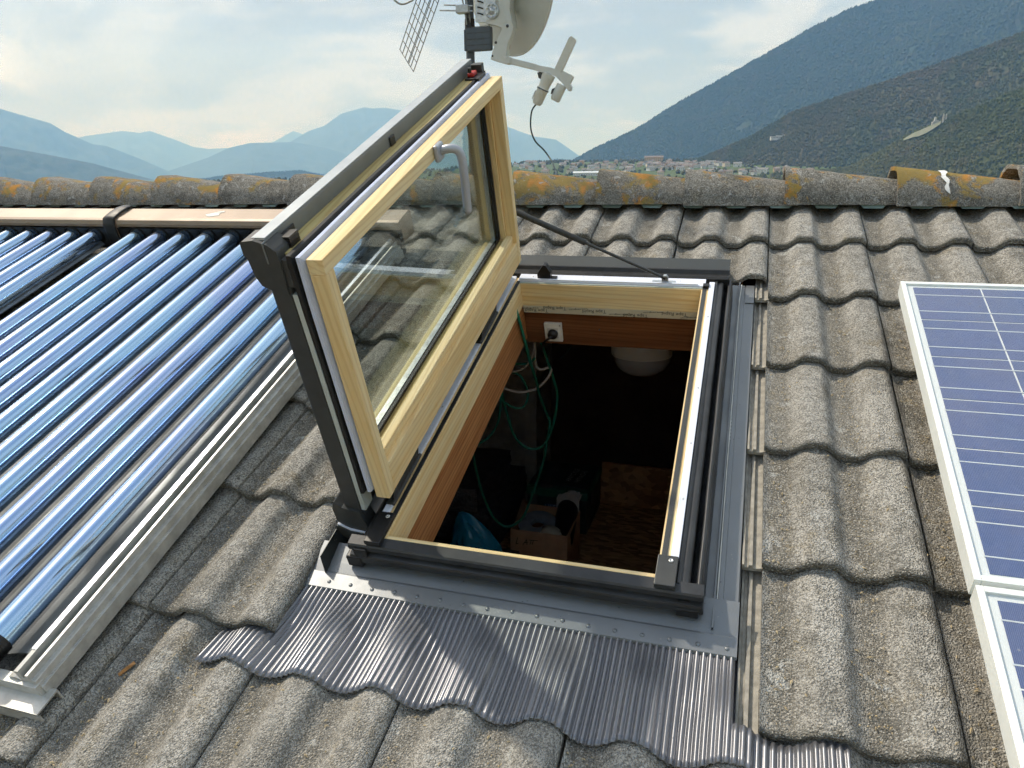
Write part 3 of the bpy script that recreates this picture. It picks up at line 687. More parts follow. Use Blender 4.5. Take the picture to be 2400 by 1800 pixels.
def put_tile(j, r, mesh):
    o = link('roof_tile', mesh, roof); o.location = (j * TW + rnd.uniform(-.001, .001), -r * TG + rnd.uniform(-.004, .004), rnd.uniform(-.001, .0012))
    o.rotation_euler = (rnd.uniform(-.002, .002), rnd.uniform(-.004, .004), rnd.uniform(-.004, .004)); return o
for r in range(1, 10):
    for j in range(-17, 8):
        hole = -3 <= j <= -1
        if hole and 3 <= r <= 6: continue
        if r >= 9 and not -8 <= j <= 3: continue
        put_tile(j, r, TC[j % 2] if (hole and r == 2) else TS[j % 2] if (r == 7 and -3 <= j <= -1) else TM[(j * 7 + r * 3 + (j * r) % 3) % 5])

# ---- ridge tiles
def ridge_mesh(seed, ln=.40):
    g = np.random.default_rng(seed + 50); mb = MB(); ox, oy = g.random(2) * 40; nx, nc = 16, 18
    cs = []
    for k in range(nc + 1):
        a = math.pi * (k / nc); ca, sa = math.cos(a), math.sin(a)
        cs.append((-math.copysign(abs(ca) ** .95, ca), min(abs(sa) ** .95 * 1.10, .90 + .10 * abs(sa))))
    for side, off, fl in ((0, 0., False), (1, -.014, True)):
        vs = []
        for i in range(nx + 1):
            x = ln * i / nx; s = 1.05 - .14 * (i / nx); hz_ = 1.16 - .46 * (i / nx); lip = .004 * max(0, 1 - x / .012)
            for k, (cy, cz) in enumerate(cs):
                nn = (float(fbm(x * 30 + ox, k * .5 + oy, 3, 4)) - .45) * .005
                vs.append((x + (float(vnoise(k * .7 + ox, oy, 3)) - .5) * .006 * (i == 0), YR + cy * (.132 * s + off * .9), -.024 + cz * (.112 * hz_ + off + nn)))
        n = nc + 1; F = [(i * n + k, i * n + k + 1, (i + 1) * n + k + 1, (i + 1) * n + k) for i in range(nx) for k in range(nc)]
        mb.add(vs, [f[::-1] for f in F] if not fl else F, 0, True)
        if side == 0: first = vs
    n = nc + 1; allv = first + vs; o = len(first)
    mb.add(allv, [(k, k + 1, o + k + 1, o + k) for k in range(nc)] + [(nx * n + k + 1, nx * n + k, o + nx * n + k, o + nx * n + k + 1) for k in range(nc)])
    mb.add(allv, [(i * n, o + i * n, o + (i + 1) * n, (i + 1) * n) for i in range(nx)] + [(i * n + nc, (i + 1) * n + nc, o + (i + 1) * n + nc, o + i * n + nc) for i in range(nx)])
    return mb.mesh('ridge_tile', 'ridge_concrete')
RT = [ridge_mesh(s) for s in range(4)]
RIDGE_X = [1.83, 1.475, 1.12, .765, .404, .044, -.301, -.625, -.965, -1.30, -1.63, -1.965, -2.316, -2.686, -3.043, -3.395, -3.75, -4.105, -4.46, -4.82]
RI = RM.inverted()
for k, x in enumerate(RIDGE_X):
    o = link('ridge_tile', RT[k % 4], roof); o.matrix_local = RI @ Matrix.Translation((x, rnd.uniform(-.003, .003), rnd.uniform(-.003, .003))) @ Matrix.Rotation(rnd.uniform(-.008, .008), 4, 'Y')
# pale vent strip that shows in scallops under the ridge tiles
vm = MB()
for y_, f_ in ((-.118, (0, 3, 2, 1)), (-.112, (0, 1, 2, 3))): vm.add([w2r(-.045, YR + y_, -.016), w2r(.045, YR + y_, -.016), w2r(.03, YR + y_ - .008, -.034), w2r(-.03, YR + y_ - .008, -.034)], [f_])
vm = vm.mesh('ridge_vent', 'ridge_roll')
for k in range(48): link('ridge_vent', vm, roof).location = (-5.1 + k * .15 + .035, 0, 0)
# droppings on a ridge tile
dm = MB(); pts = []
for i in range(9):
    a = 1.12 - i * .105; pts.append((.540 + .004 * math.sin(i * 1.7) + i * .0022, YR - math.cos(a) ** .95 * .1325, -.024 + min(math.sin(a) ** .95 * 1.10, .90 + .10 * math.sin(a)) * .1110))
def drop_pt(s, t):
    i = s * (len(pts) - 1); k = min(int(i), len(pts) - 2); f = i - k; p = Vector(pts[k]).lerp(Vector(pts[k + 1]), f); w = .010 - .006 * s + .002 * math.sin(s * 17)
    return w2r(p.x + (t - .5) * 2 * w, p.y - .003, p.z + .003)
dm.grid(lambda s, t: drop_pt(s, t), 24, 3); house.part('bird_dropping', dm, 'bird_dropping', roof)

# grit, seeds and straw lying in the pans of the tiles
gm_v = []; gm_f = []
def surf(u, v):
    """height of the tile surface"""
    r = math.ceil(-v / TG - 1e-6); y = v + r * TG; return roll(u % TW) - ZO - SL * y
for k in range(3600):
    u = rng.uniform(-1.9, .45); v = rng.uniform(-2.45, -.45)
    if rng.random() < .75:
        u = round((u - .040) / .15) * .15 + .040 + rng.normal(0, .013)
    if -.93 < u < .0 and -2.12 < v < -.5: continue
    if u < -1.2 and v > -2.2: continue
    n = surf(u, v) + .003; s = rng.uniform(.0009, .0022); a = rng.uniform(0, 6.28); l = s * rng.uniform(1, 3.2)
    c, d = math.cos(a), math.sin(a); b = len(gm_v)
    gm_v += [(u - l * c, v - l * d, n), (u + s * d, v - s * c, n + s * .7), (u + l * c, v + l * d, n), (u - s * d, v + s * c, n + s * .5), (u, v, n + s * 1.3)]
    gm_f += [(b, b + 1, b + 4), (b + 1, b + 2, b + 4), (b + 2, b + 3, b + 4), (b + 3, b, b + 4)]
gmb = MB().add(gm_v, gm_f); plain('grit', (.42, .34, .21), .9, 0, .45, 200)
single('roof_grit', gmb, 'grit', (-.7, -1.9, 0), 'yellowish grit and seeds lying in the pans of the roof tiles', 'grit', kind='stuff')
for u, v, a, l, lab in ((-1.162, -2.155, 1.1, .017, 'orange brown wood chip lying on the tiles below the tube collector'),):
    n = surf(u, v) + .004
    single('wood_chip', MB().add([(u + math.cos(a) * l + math.sin(a) * .003, v + math.sin(a) * l - math.cos(a) * .003, n), (u + math.cos(a) * l - math.sin(a) * .004, v + math.sin(a) * l + math.cos(a) * .004, n + .002), (u - math.cos(a) * l - math.sin(a) * .004, v - math.sin(a) * l + math.cos(a) * .004, n + .001), (u - math.cos(a) * l + math.sin(a) * .004, v - math.sin(a) * l - math.cos(a) * .003, n),
           (u, v, n + .006)], [(0, 1, 4), (1, 2, 4), (2, 3, 4), (3, 0, 4), (3, 2, 1, 0)]), 'wood_chip', (u, v, n), lab, 'wood chip')

# ================================================================== WINDOW FLASHING
FN = -.030
fla = Thing('window_flashing', (-.45, -1.9, FN), 'grey sheet metal flashing and corrugated apron round the open roof window', 'flashing')
bev_ = .0008
def sheet(pts, th=.0016):                       # polyline of (x, n) pairs extruded along the other axis
    return pts + [(a, b - th) for a, b in pts[::-1]]
# right side gutter, with its folded seam
prof = [(-.14, FN + .003), (-.083, FN + .003), (-.0822, FN + .016), (-.0795, FN + .016), (-.0788, FN + .003), (-.066, FN + .003), (-.065, FN), (-.038, FN), (-.034, FN - .024)]
side = fla.part('side_gutter', MB().prism(sheet(prof), lambda p: (p[0], -1.862, p[1] + .006), lambda p: (p[0], -.60, p[1])), 'flashing_grey')
fla.part('cover_leaf', MB().prism(sheet([(-.138, FN + .0085), (-.088, FN + .0075)]), lambda p: (p[0], -1.858, p[1]), lambda p: (p[0], -.62, p[1])), 'flashing_grey', side)
fla.part('seam_wire', MB().tube([(-.0765, -1.80, FN + .013), (-.077, -1.5, FN + .014), (-.0775, -1.45, FN + .0135), (-.077, -1.0, FN + .013), (-.079, -.72, FN + .020), (-.075, -.64, FN + .028)], .0017, 6), 'aluminium', side)
for k in range(7): fla.part('clip', MB().tube([(-.079 + .004 * math.cos(a), -1.335 + k * .013 + .006 * math.sin(a), FN + .014) for a in np.linspace(-1.6, 1.6, 7)], .0009, 5), 'steel_zinc', side)
fla.part('side_joint', MB().box((-.062, -.702, FN + .001), (-.037, -.60, FN + .0035)), 'flashing_grey', side)
# left side gutter with its standing leaf
prof = [(-.905, FN + .012), (-.898, FN), (-.852, FN), (-.79, FN + .002)]
lg = fla.part('side_gutter', MB().prism(sheet(prof), lambda p: (p[0], -1.876, p[1]), lambda p: (p[0], -.60, p[1])), 'flashing_dark')
le = MB()
lp = [(-1.878, FN + .004), (-1.862, FN + .050), (-.64, FN + .062), (-.64, FN + .004)]
le.prism([(0, 0), (1, 0), (2, 0), (3, 0)], lambda p: (-.8655 - (lp[p[0]][1] - FN) * .22, lp[p[0]][0], lp[p[0]][1]), lambda p: (-.8640 - (lp[p[0]][1] - FN) * .22, lp[p[0]][0], lp[p[0]][1]))
fla.part('standing_leaf', le, 'flashing_dark', lg)
fla.part('foot_leaf', MB().add([(-.865, -1.880, FN + .0055), (-.838, -1.880, FN + .0055), (-.829, -1.874, FN + .0055), (-.825, -1.86, FN + .0055), (-.80, -.70, FN + .0055), (-.865, -.70, FN + .0055)], [(0, 1, 2, 3, 4, 5)]), 'flashing_dark', lg)
# lower pan and its riveted strip
pan = fla.part('lower_pan', MB().prism([(-1.80, .012), (-1.846, .004), (-1.876, -.002), (-1.876, -.0045), (-1.846, .0015), (-1.80, .009)], lambda p: (-.905, p[0], FN + .012 + p[1]), lambda p: (-.036, p[0], FN + .012 + p[1])), 'flashing_grey')
st = fla.part('lower_strip', MB().prism([(-1.868, .0125), (-1.872, .0132), (-1.907, .0100), (-1.910, .0045), (-1.908, .0045), (-1.905, .008), (-1.870, .0095)], lambda p: (-.935, p[0], FN + p[1]), lambda p: (-.036, p[0], FN + p[1])), 'flashing_grey', bev=.0005)
for k in range(18):
    u = -.90 + k * .0498
    fla.part('rivet', MB().lathe([(.0045, 0), (.0038, .0014), (.002, .0022), (.0002, .0024)], Matrix.Translation((u, -1.893 + rnd.uniform(-.002, .002), FN + .0112)), 10), 'flashing_grey', st)
# corrugated apron draped over the tiles
AU0, AU1, AV0, AV1 = -1.005, .135, -1.890, -2.112
def apron(s, t):
    u = AU0 + (AU1 - AU0) * s; te = t * (1 + .10 * (float(fbm(u * 9, .3, 2, 77)) - .45) + .02 * math.sin(u * 42)); v = AV0 + (AV1 - AV0) * te
    y = v + 7 * TG; ur_ = u - .030 * te * (1 - s) ** 2; tile = max(.25 * roll((ur_ - .022) % TW) + .5 * roll(ur_ % TW) + .25 * roll((ur_ + .022) % TW), roll(ur_ % TW) - .001) - ZO - SL * y
    k = min(1, max(0, (te - .12) / .46)); k = k * k * (3 - 2 * k)
    n = (FN + .002) * (1 - k) + (tile + .004) * k
    if ur_ > -.038 and v > -2.034: n -= .034
    if ur_ < -.905 and v > -2.034: n -= .006
    ph = 2 * math.pi * (u + .005 * (float(fbm(u * 6, v * 10, 2, 5)) - .45) * (t ** 3)) / .0118
    amp = .0031 * (1 - .35 * t * float(vnoise(u * 30, v * 8, 9)))
    return (u - .030 * te * (1 - s) ** 2, v, n + amp * math.sin(ph) + .0035)
mb = MB().grid(apron, 900, 16); ap = fla.part('corrugated_apron', mb, 'apron_sheet')
so = ap.modifiers.new('thickness', 'SOLIDIFY'); so.thickness = .0008
# dark collar above the window
fla.part('top_collar', MB().prism(sheet([(-.712, .036), (-.705, .062), (-.612, .069), (-.606, .066)]), lambda p: (-.845, p[0], p[1]), lambda p: (-.112, p[0], p[1])), 'flashing_dark')
fla.part('collar_skirt', MB().prism(sheet([(-.62, .064), (-.50, FN + .005)]), lambda p: (-.85, p[0], p[1]), lambda p: (-.125, p[0], p[1])), 'flashing_dark')

# ================================================================== ROOF WINDOW
WU0, WU1, WV0, WV1 = -.733, -.186, -1.812, -.776
win = Thing('roof_window', (-.46, -1.3, 0), 'open timber roof window with its side hung sash standing upright', 'window')
NT_ = .056
fr = MB(); D = .0355
fr.box((WU0 - D, WV0 - .0083, -.024), (WU0, WV1 + D, NT_)); frame = win.part('frame_jamb', fr, 'pine_v', bev=.001)
jr = win.part('frame_jamb', MB().box((WU1, WV0 - .0083, -.024), (WU1 + D, WV1 + D, NT_)), 'pine_v', bev=.001)
hd = win.part('frame_head', MB().box((WU0, WV1, -.022), (WU1, WV1 + D, NT_)), 'pine_u', bev=.001)
sill = win.part('frame_sill', MB().box((WU0, WV0 - .0083, -.022), (WU1, WV0, NT_)), 'pine_u', bev=.001)
def ring(d0, d1, n0, n1, mat, name, sides='LRT'):
    if 'L' in sides: win.part(name, MB().box((WU0 - d1, WV0 - .012, n0), (WU0 - d0, WV1 + d1, n1)), mat, frame, bev=.0006)
    if 'R' in sides: win.part(name, MB().box((WU1 + d0, WV0 - .012, n0), (WU1 + d1, WV1 + d1, n1)), mat, jr, bev=.0006)
    if 'T' in sides: win.part(name, MB().box((WU0 - d0, WV1 + d0, n0), (WU1 + d0, WV1 + d1, n1)), mat, hd, bev=.0006)
ring(.0035, .013, NT_, NT_ + .0035, 'rubber', 'gasket', 'L'); ring(.0035, .0145, NT_, NT_ + .003, 'anthracite', 'gasket', 'R'); ring(.003, .008, NT_, NT_ + .003, 'strip_pale', 'gasket', 'T')
ring(.0208, .036, NT_ - .004, NT_ + .006, 'trim_white', 'metal_trim', 'LR'); ring(.010, .052, NT_ - .004, NT_ + .006, 'trim_white', 'metal_trim', 'T')
win.part('metal_trim', MB().box((WU0 - .006, WV1 + .012, NT_ + .006), (WU1 - .01, WV1 + .017, NT_ + .011)), 'trim_white', hd)
for u, v in ((WU1 + .029, -1.25), (WU1 + .029, -1.62), (WU1 + .029, -.93), (WU1 + .029, -1.45)):
    win.part('screw', MB().lathe([(.0028, 0), (.0022, .0008), (.0005, .001)], Matrix.Translation((u, v, NT_ + .006)), 10), 'bolt_steel', jr)
for u in (-.70, -.25): win.part('screw', MB().lathe([(.0028, 0), (.0022, .0008), (.0005, .001)], Matrix.Translation((u, WV1 + .036, NT_ + .006)), 10), 'bolt_steel', hd)
win.part('screw', MB().lathe([(.0028, 0), (.0022, .0008), (.0005, .001)], Matrix.Translation((WU0 - .029, -1.40, NT_ + .006)), 10), 'bolt_steel', frame)
# rubber profiles outside the trim
def rub(pts, v0, v1, par, name='rubber_profile', mat='rubber_soft'):
    wob = MB(); N = 26; n = len(pts); vs = []
    for i in range(N + 1):
        v = v0 + (v1 - v0) * i / N
        for k, (a, b) in enumerate(pts): vs.append((a + .0016 * (float(vnoise(v * 9, k * .6, 3)) - .5), v, b + .0014 * (float(vnoise(v * 7, k * .8, 8)) - .5)))
    wob.add(vs, [(i * n + k, i * n + (k + 1) % n, (i + 1) * n + (k + 1) % n, (i + 1) * n + k) for i in range(N) for k in range(n)], 0, True)
    wob.add(vs, [tuple(range(n - 1, -1, -1)), tuple(range(N * n, N * n + n))]); return win.part(name, wob, mat, par)
x = WU1 + .036
rub([(x, -.02), (x, .056), (x + .006, .058), (x + .008, .050), (x + .010, .050), (x + .020, .053), (x + .024, .048), (x + .025, .02), (x + .025, -.02)], -1.825, -.715, jr)
rub([(x + .025, -.025), (x + .026, .030), (x + .036, .034), (x + .037, .047), (x + .043, .049), (x + .047, .040), (x + .050, .01), (x + .052, -.025)], -1.835, -.700, jr)
x = WU0 - .036
rub([(x, -.02), (x - .006, -.02), (x - .030, -.022), (x - .028, .03), (x - .02, .048), (x - .008, .055), (x, .054)], -1.825, -.715, frame, mat='rubber')
win.part('rubber_profile', MB().prism([(-.724, .02), (-.724, .062), (-.716, .066), (-.700, .064), (-.690, .074), (-.684, .074), (-.682, .02)], lambda p: (WU0 - .06, p[0], p[1]), lambda p: (WU1 + .075, p[0], p[1])), 'rubber', hd, bev=.001)
# black stepped front of the sill
fp = [(-1.8205, .0), (-1.8205, .0555), (-1.8415, .0515), (-1.8445, .048), (-1.8450, .037), (-1.838, .035), (-1.8375, .027), (-1.8475, .024), (-1.8495, .020), (-1.850, .006), (-1.842, .002), (-1.82, -.004)]
fs = MB(); N = 40; n = len(fp); vs = []
for i in range(N + 1):
    u = -.812 + (.712) * i / N
    for k, (a, b) in enumerate(fp):
        w_ = .0022 * (float(vnoise(u * 8, k * .4, 4)) - .5) if k >= 7 else 0; vs.append((u, a + w_, b + w_ * .8))
fs.add(vs, [(i * n + k, (i + 1) * n + k, (i + 1) * n + (k + 1) % n, i * n + (k + 1) % n) for i in range(N) for k in range(n)]); fs.add(vs, [tuple(range(n)), tuple(range(N * n + n - 1, N * n - 1, -1))])
win.part('sill_profile', fs, 'rubber_soft', sill)
for (a, b, c, d, mt, par) in ((WU1 - .002, -1.842, WU1 + .036, -1.772, 'anthracite', jr), (WU0 - .040, -1.842, WU0 - .004, -1.758, 'plastic_black', frame)):
    pl_ = win.part('corner_plate', MB().box((a, b, NT_ - .002), (c, d, NT_ + .0095)), mt, par, bev=.0015)
    win.part('screw', MB().lathe([(.0048, 0), (.0046, .0012), (.0028, .0018), (.0020, .0006), (.0004, .0004)], Matrix.Translation(((a + c) / 2 + .006, d - .012, NT_ + .0095)), 14), 'bolt_steel', par)
cb_ = MB().box((-.148, -1.851, -.008), (-.106, -1.825, .014)).box((-.146, -1.844, .014), (-.122, -1.822, .028)).box((-.138, -1.836, .028), (-.126, -1.815, .048))
win.part('corner_block', cb_, 'plastic_black', jr, bev=.003)
win.part('corner_block', MB().box((-.822, -1.852, -.01), (-.786, -1.82, .020)).box((-.80, -1.850, .020), (-.77, -1.82, .044)), 'plastic_black', frame, bev=.003)
win.part('corner_clip', MB().box((WU1 + .004, WV1 + .004, NT_), (WU1 + .022, WV1 + .020, NT_ + .011)), 'plastic_black', hd, bev=.001)
# latch and strut foot on the head
win.part('latch', MB().prism([(-.034, 0), (.006, 0), (.008, .022), (-.004, .046), (-.014, .048), (-.034, .016)], lambda p: (-.648 + p[0], WV1 + .022, NT_ + .006 + p[1]), lambda p: (-.648 + p[0], WV1 + .044, NT_ + .006 + p[1])).box((-.646, WV1 + .024, NT_ + .006), (-.622, WV1 + .040, NT_ + .010)), 'plastic_black', hd, bev=.0015)
ft = win.part('strut_foot', MB().box((-.330, WV1 + .014, NT_ + .006), (-.262, WV1 + .034, NT_ + .0085)).prism([(-.010, 0), (.010, 0), (.009, .016), (.004, .023), (-.004, .023), (-.009, .016)], lambda p: (-.292 + p[0], WV1 + .018, NT_ + .008 + p[1]), lambda p: (-.292 + p[0], WV1 + .030, NT_ + .008 + p[1])), 'steel_zinc', hd, bev=.001)
A_ = Vector((-.296, WV1 + .022, NT_ + .024)); B_ = Vector((-.775, -.700, .275)); dd = B_ - A_
gs = win.part('gas_strut', MB().tube([A_, A_ + dd * .50], .0048, 12), 'anthracite')
win.part('cylinder', MB().tube([A_ + dd * .485, A_ + dd * .49, A_ + dd], [.0072, .0092, .0092], 14), 'anthracite_matte', gs)
win.part('ball_end', MB().tube([A_ - dd * .012, A_ + dd * .03], [.0055, .0045], 10), 'plastic_black', gs)

# ---- sash (a: thickness away from the room side, v: up the slope, h: distance from the hinge)
def S(a, v, h): return (-.739 - a + .0188 * h, v, .107 + h)
class SB(MB):
    def sbox(s, a0, a1, v0, v1, h0, h1, mi=0):
        b = MB().box((a0, v0, h0), (a1, v1, h1)); return s.add([S(*p) for p in b.v], [f[::-1] for f in b.f], mi)
SV0, SV1, SHH = -1.758, -.718, .553
sash = win.part('sash', SB().sbox(.0315, .094, SV0 + .012, SV1 - .012, SHH - .052, SHH - .004).sbox(.0568, .0875, SV0 + .002, SV1 - .012, SHH - .005, SHH + .0105).sbox(.0315, .094, SV0 + .012, SV1 - .012, .012, .085), 'pine_treated_v')
win.part('inner_stile', SB().sbox(.0315, .094, SV0 + .012, SV0 + .040, .085, SHH - .052).sbox(.0315, .094, SV1 - .040, SV1 - .012, .085, SHH - .052), 'pine_n', sash)
win.part('free_rail', SB().sbox(0, .0312, SV0, SV1, SHH - .029, SHH), 'pine_v', sash, bev=.0015)
hr = SB().sbox(0, .0312, SV0 + .028, SV1 - .028, 0, .074).sbox(.011, .0313, SV0 + .028, SV1 - .028, .074, .098)
win.part('hinge_rail', hr, 'pine_v', sash, bev=.002)
win.part('bottom_stile', SB().sbox(0, .0312, SV0, SV0 + .0278, 0, SHH - .0294), 'pine_n', sash, bev=.0015)
win.part('top_stile', SB().sbox(0, .0312, SV1 - .0278, SV1, 0, SHH - .0294), 'pine_n', sash, bev=.0015)
# glazing
gl = win.part('pane', SB().sbox(.058, .0605, SV0 + .02, SV1 - .02, .07, SHH - .02), 'window_glass', sash)
win.part('outer_pane', SB().sbox(.076, .0785, SV0 + .02, SV1 - .02, .07, SHH - .02), 'window_glass', sash)
sp_ = SB()
for q in ((SV0 + .041, SV1 - .041, .0855, .092), (SV0 + .041, SV1 - .041, SHH - .059, SHH - .0525)): sp_.sbox(.0615, .0755, *q)
for q in ((SV0 + .0405, SV0 + .047, .092, SHH - .059), (SV1 - .047, SV1 - .0405, .092, SHH - .059)): sp_.sbox(.0615, .0755, *q)
win.part('spacer', sp_, 'steel_zinc', sash)
gk = SB()
for q in ((SV0 + .02, SV1 - .02, .0851, .0935), (SV0 + .02, SV1 - .02, SHH - .060, SHH - .052)): gk.sbox(.050, .0575, *q)
for q in ((SV0 + .030, SV0 + .0485, .0935, SHH - .060), (SV1 - .0485, SV1 - .030, .0935, SHH - .060)): gk.sbox(.046, .0575, *q)
win.part('glazing_gasket', gk, 'rubber', sash)
# soft seals round the edge: lilac lip and black gasket
def lip(a, out, th, mat, name, sag):
    pts = []; N = 14
    for (p, q) in (((SV0, .02), (SV0, SHH)), ((SV0, SHH), (SV1, SHH)), ((SV1, SHH), (SV1, .02))):
        for i in range(N): pts.append((p[0] + (q[0] - p[0]) * i / N, p[1] + (q[1] - p[1]) * i / N))
    pts.append((SV1, .02)); mb = SB(); vs = []
    cv, ch = (SV0 + SV1) / 2, SHH / 2
    for i, (v, h) in enumerate(pts):
        dv, dh = (-1 if v < cv else 1) * (abs(v - SV0) < 1e-6 or abs(v - SV1) < 1e-6), 1 * (abs(h - SHH) < 1e-6)
        w_ = sag * (float(vnoise(i * .35, a * 100, 2)) - .5)
        o_ = out + w_
        for (da, oo) in ((0, -.014), (th * .45, o_), (th, o_ + .001), (th, -.014)): vs.append(S(a + da + w_ * .4, v + dv * oo, h + dh * oo))
    n = 4; mb.add(vs, [(i * n + k, i * n + (k + 1) % n, (i + 1) * n + (k + 1) % n, (i + 1) * n + k) for i in range(len(pts) - 1) for k in range(n)], 0, False)
    mb.add(vs, [(3, 2, 1, 0), tuple(len(vs) - 4 + k for k in range(4))]); win.part(name, mb, mat, sash)
lip(.0318, .007, .0115, 'seal_lilac', 'seal', .003)
lip(.0438, .012, .0125, 'rubber', 'edge_gasket', .003)
# metal cladding of the weather side
win.part('cladding_rail', SB().sbox(.0885, .114, SV0 - .010, SV1 + .02, SHH - .055, SHH + .041).sbox(.0880, .0905, SV0 - .02, SV1 + .015, SHH - .0, SHH + .0385), 'cladding_sky_grey', sash, bev=.003)
win.part('cladding_cap', SB().sbox(.0890, .1145, SV0 - .008, SV1 + .02, SHH + .0412, SHH + .0425), 'cladding_sky_sheen', sash)
win.part('cladding_rail', SB().sbox(.088, .106, SV0 - .01, SV1 + .02, -.05, .07), 'anthracite', sash, bev=.003)
win.part('cladding_rail', SB().sbox(.088, .106, SV1 - .04, SV1 + .022, .07, SHH - .055), 'anthracite', sash, bev=.003)
win.part('cladding_post', SB().sbox(.0668, .108, SV0 - .012, SV0 + .022, -.085, SHH + .01), 'anthracite', sash, bev=.004)
win.part('post_lip', SB().sbox(.0700, .0905, SV0 - .0125, SV0 - .010, -.08, SHH - .03), 'anthracite', sash)
win.part('edge_strip', SB().sbox(.0566, .0664, SV0 - .0135, SV0 + .02, -.03, SHH - .06), 'strip_pale', sash)
def cap(poly, v0, v1, mat, name, b=.004):
    conv = lambda p, v: (p[0], v, p[1])
    pm = MB().prism(poly, lambda p: conv(p, v0), lambda p: conv(p, v1)); return win.part(name, pm, mat, sash, bev=b)
cap([(-.795, .662), (-.797, .683), (-.812, .695), (-.835, .702), (-.860, .699), (-.861, .675), (-.856, .668), (-.853, .635), (-.846, .618), (-.836, .613), (-.808, .60), (-.800, .60)], SV0 - .018, SV0 + .026, 'anthracite_matte', 'corner_cap')
cap([(-.786, .615), (-.786, .664), (-.800, .668), (-.804, .615)], SV0 - .014, SV0 + .018, 'anthracite_matte', 'cap_clip', .002)
cl_ = MB()
for k in range(6): cl_.prism([(-.800 - .012 * (k % 2), .655 + k * .006), (-.792, .655 + k * .006), (-.792, .660 + k * .006), (-.800 - .012 * (k % 2), .660 + k * .006)], lambda p: (p[0] + .0, SV0 + .02, p[1]), lambda p: (p[0], SV0 + .05, p[1]))
win.part('cap_teeth', cl_, 'plastic_black', sash)
win.part('clip', SB().sbox(.0850, .0885, SV0 + .01, SV0 + .075, SHH + .006, SHH + .030), 'plastic_black', sash, bev=.002)
win.part('clip', SB().sbox(.0840, .0885, -1.27, -1.245, SHH - .005, SHH + .030), 'plastic_black', sash, bev=.002)
win.part('clip', SB().sbox(.066, .087, -1.20, -1.185, SHH - .004, SHH + .001), 'anthracite', sash, bev=.001)
# lower corner cap
cap([(-.800, .03), (-.812, .015), (-.845, .018), (-.872, .036), (-.874, .075), (-.866, .098), (-.850, .083), (-.835, .078), (-.812, .074)], SV0 - .020, SV0 + .020, 'anthracite', 'foot_collar', .003)
cap([(-.803, -.028), (-.815, -.034), (-.840, -.026), (-.868, -.002), (-.879, .024), (-.874, .030), (-.845, .016), (-.813, .012)], SV0 - .026, SV0 + .024, 'anthracite', 'foot_cap', .003)
cap([(-.811, .0125), (-.845, .0165), (-.873, .0305), (-.872, .033), (-.845, .020), (-.811, .0155)], SV0 - .0235, SV0 + .016, 'trim_white', 'foot_band', .0005)
# open end of the cladding at the top
win.part('end_bracket', SB().sbox(.052, .082, SV1 - .010, SV1 + .012, SHH - .02, SHH + .034), 'anthracite', sash, bev=.002)
win.part('end_block', SB().sbox(.040, .080, SV1 - .075, SV1 - .016, SHH + .000, SHH + .016), 'plastic_black', sash, bev=.002)
win.part('red_clip', SB().sbox(.058, .076, SV1 - .062, SV1 - .030, SHH + .0155, SHH + .026), 'plastic_red', sash, bev=.003)
win.part('end_bolt', MB().tube([S(.070, SV1 - .055, SHH + .02), S(.070, SV1 - .055, SHH + .038)], .005, 10), 'plastic_black', sash)
# hinges
for v in (-1.66, -1.045):
    h_ = win.part('hinge', MB().box((-.769, v - .075, NT_ + .0061), (-.7515, v + .075, NT_ + .009)).prism([(-.7515, NT_ + .0062), (-.7515, NT_ + .009), (-.7435, .112), (-.7415, .112)], lambda p: (p[0], v - .07, p[1]), lambda p: (p[0], v + .07, p[1])), 'anthracite_matte', bev=.001)
    for k in range(5): win.part('screw', MB().lathe([(.0052, 0), (.0048, .0022), (.0028, .0026), (.002, .001), (.0003, .001)] if k % 2 == 0 else [(.003, 0), (.0022, .001), (.0003, .0012)], Matrix.Translation((-.7605, v - .062 + k * .031, NT_ + .009)), 12), 'anthracite_matte' if k % 2 == 0 else 'bolt_steel', h_)
    win.part('pivot', MB().tube([(-.750, v - .078, NT_ + .012), (-.750, v + .080, NT_ + .012)], .0042, 10), 'anthracite_matte', h_)
# handle
def R4(p, q, r): return Matrix.Translation(Vector(p))
hv, hh = -1.232, SHH - .016
hb = win.part('handle', SB().sbox(-.012, 0, hv - .018, hv + .020, hh - .020, hh + .018), 'handle_grey', sash, bev=.005)
lev = [S(-.008, hv + .004, hh), S(-.030, hv + .006, hh + .004), S(-.046, hv + .010, hh - .002), S(-.052, hv + .012, hh - .022), S(-.052, hv + .012, hh - .06), S(-.050, hv + .012, hh - .10), S(-.048, hv + .012, hh - .138), S(-.047, hv + .012, hh - .142)]
lm = MB().tube(catmull(lev, 6), .0098, 14); c0 = sum((Vector(p) for p in lm.v), Vector()) / len(lm.v)
win.part('handle_lever', lm, 'handle_grey', sash)
# crinkled film still hanging from the handle
fm = MB()
def film(s, t):
    v = hv + .014 - .055 * s + .010 * (t - .5); h = hh - .136 - .016 * s - (t - .5) * .026 * (.4 + s * .6)
    w_ = (float(fbm(s * 14, t * 9, 3, 6)) - .45) * .022
    return S(-.046 + .016 * s + w_, v, h + w_ * .5)
fm.grid(film, 40, 16, 0, False); win.part('crinkled_film', fm, 'film_clear', sash)
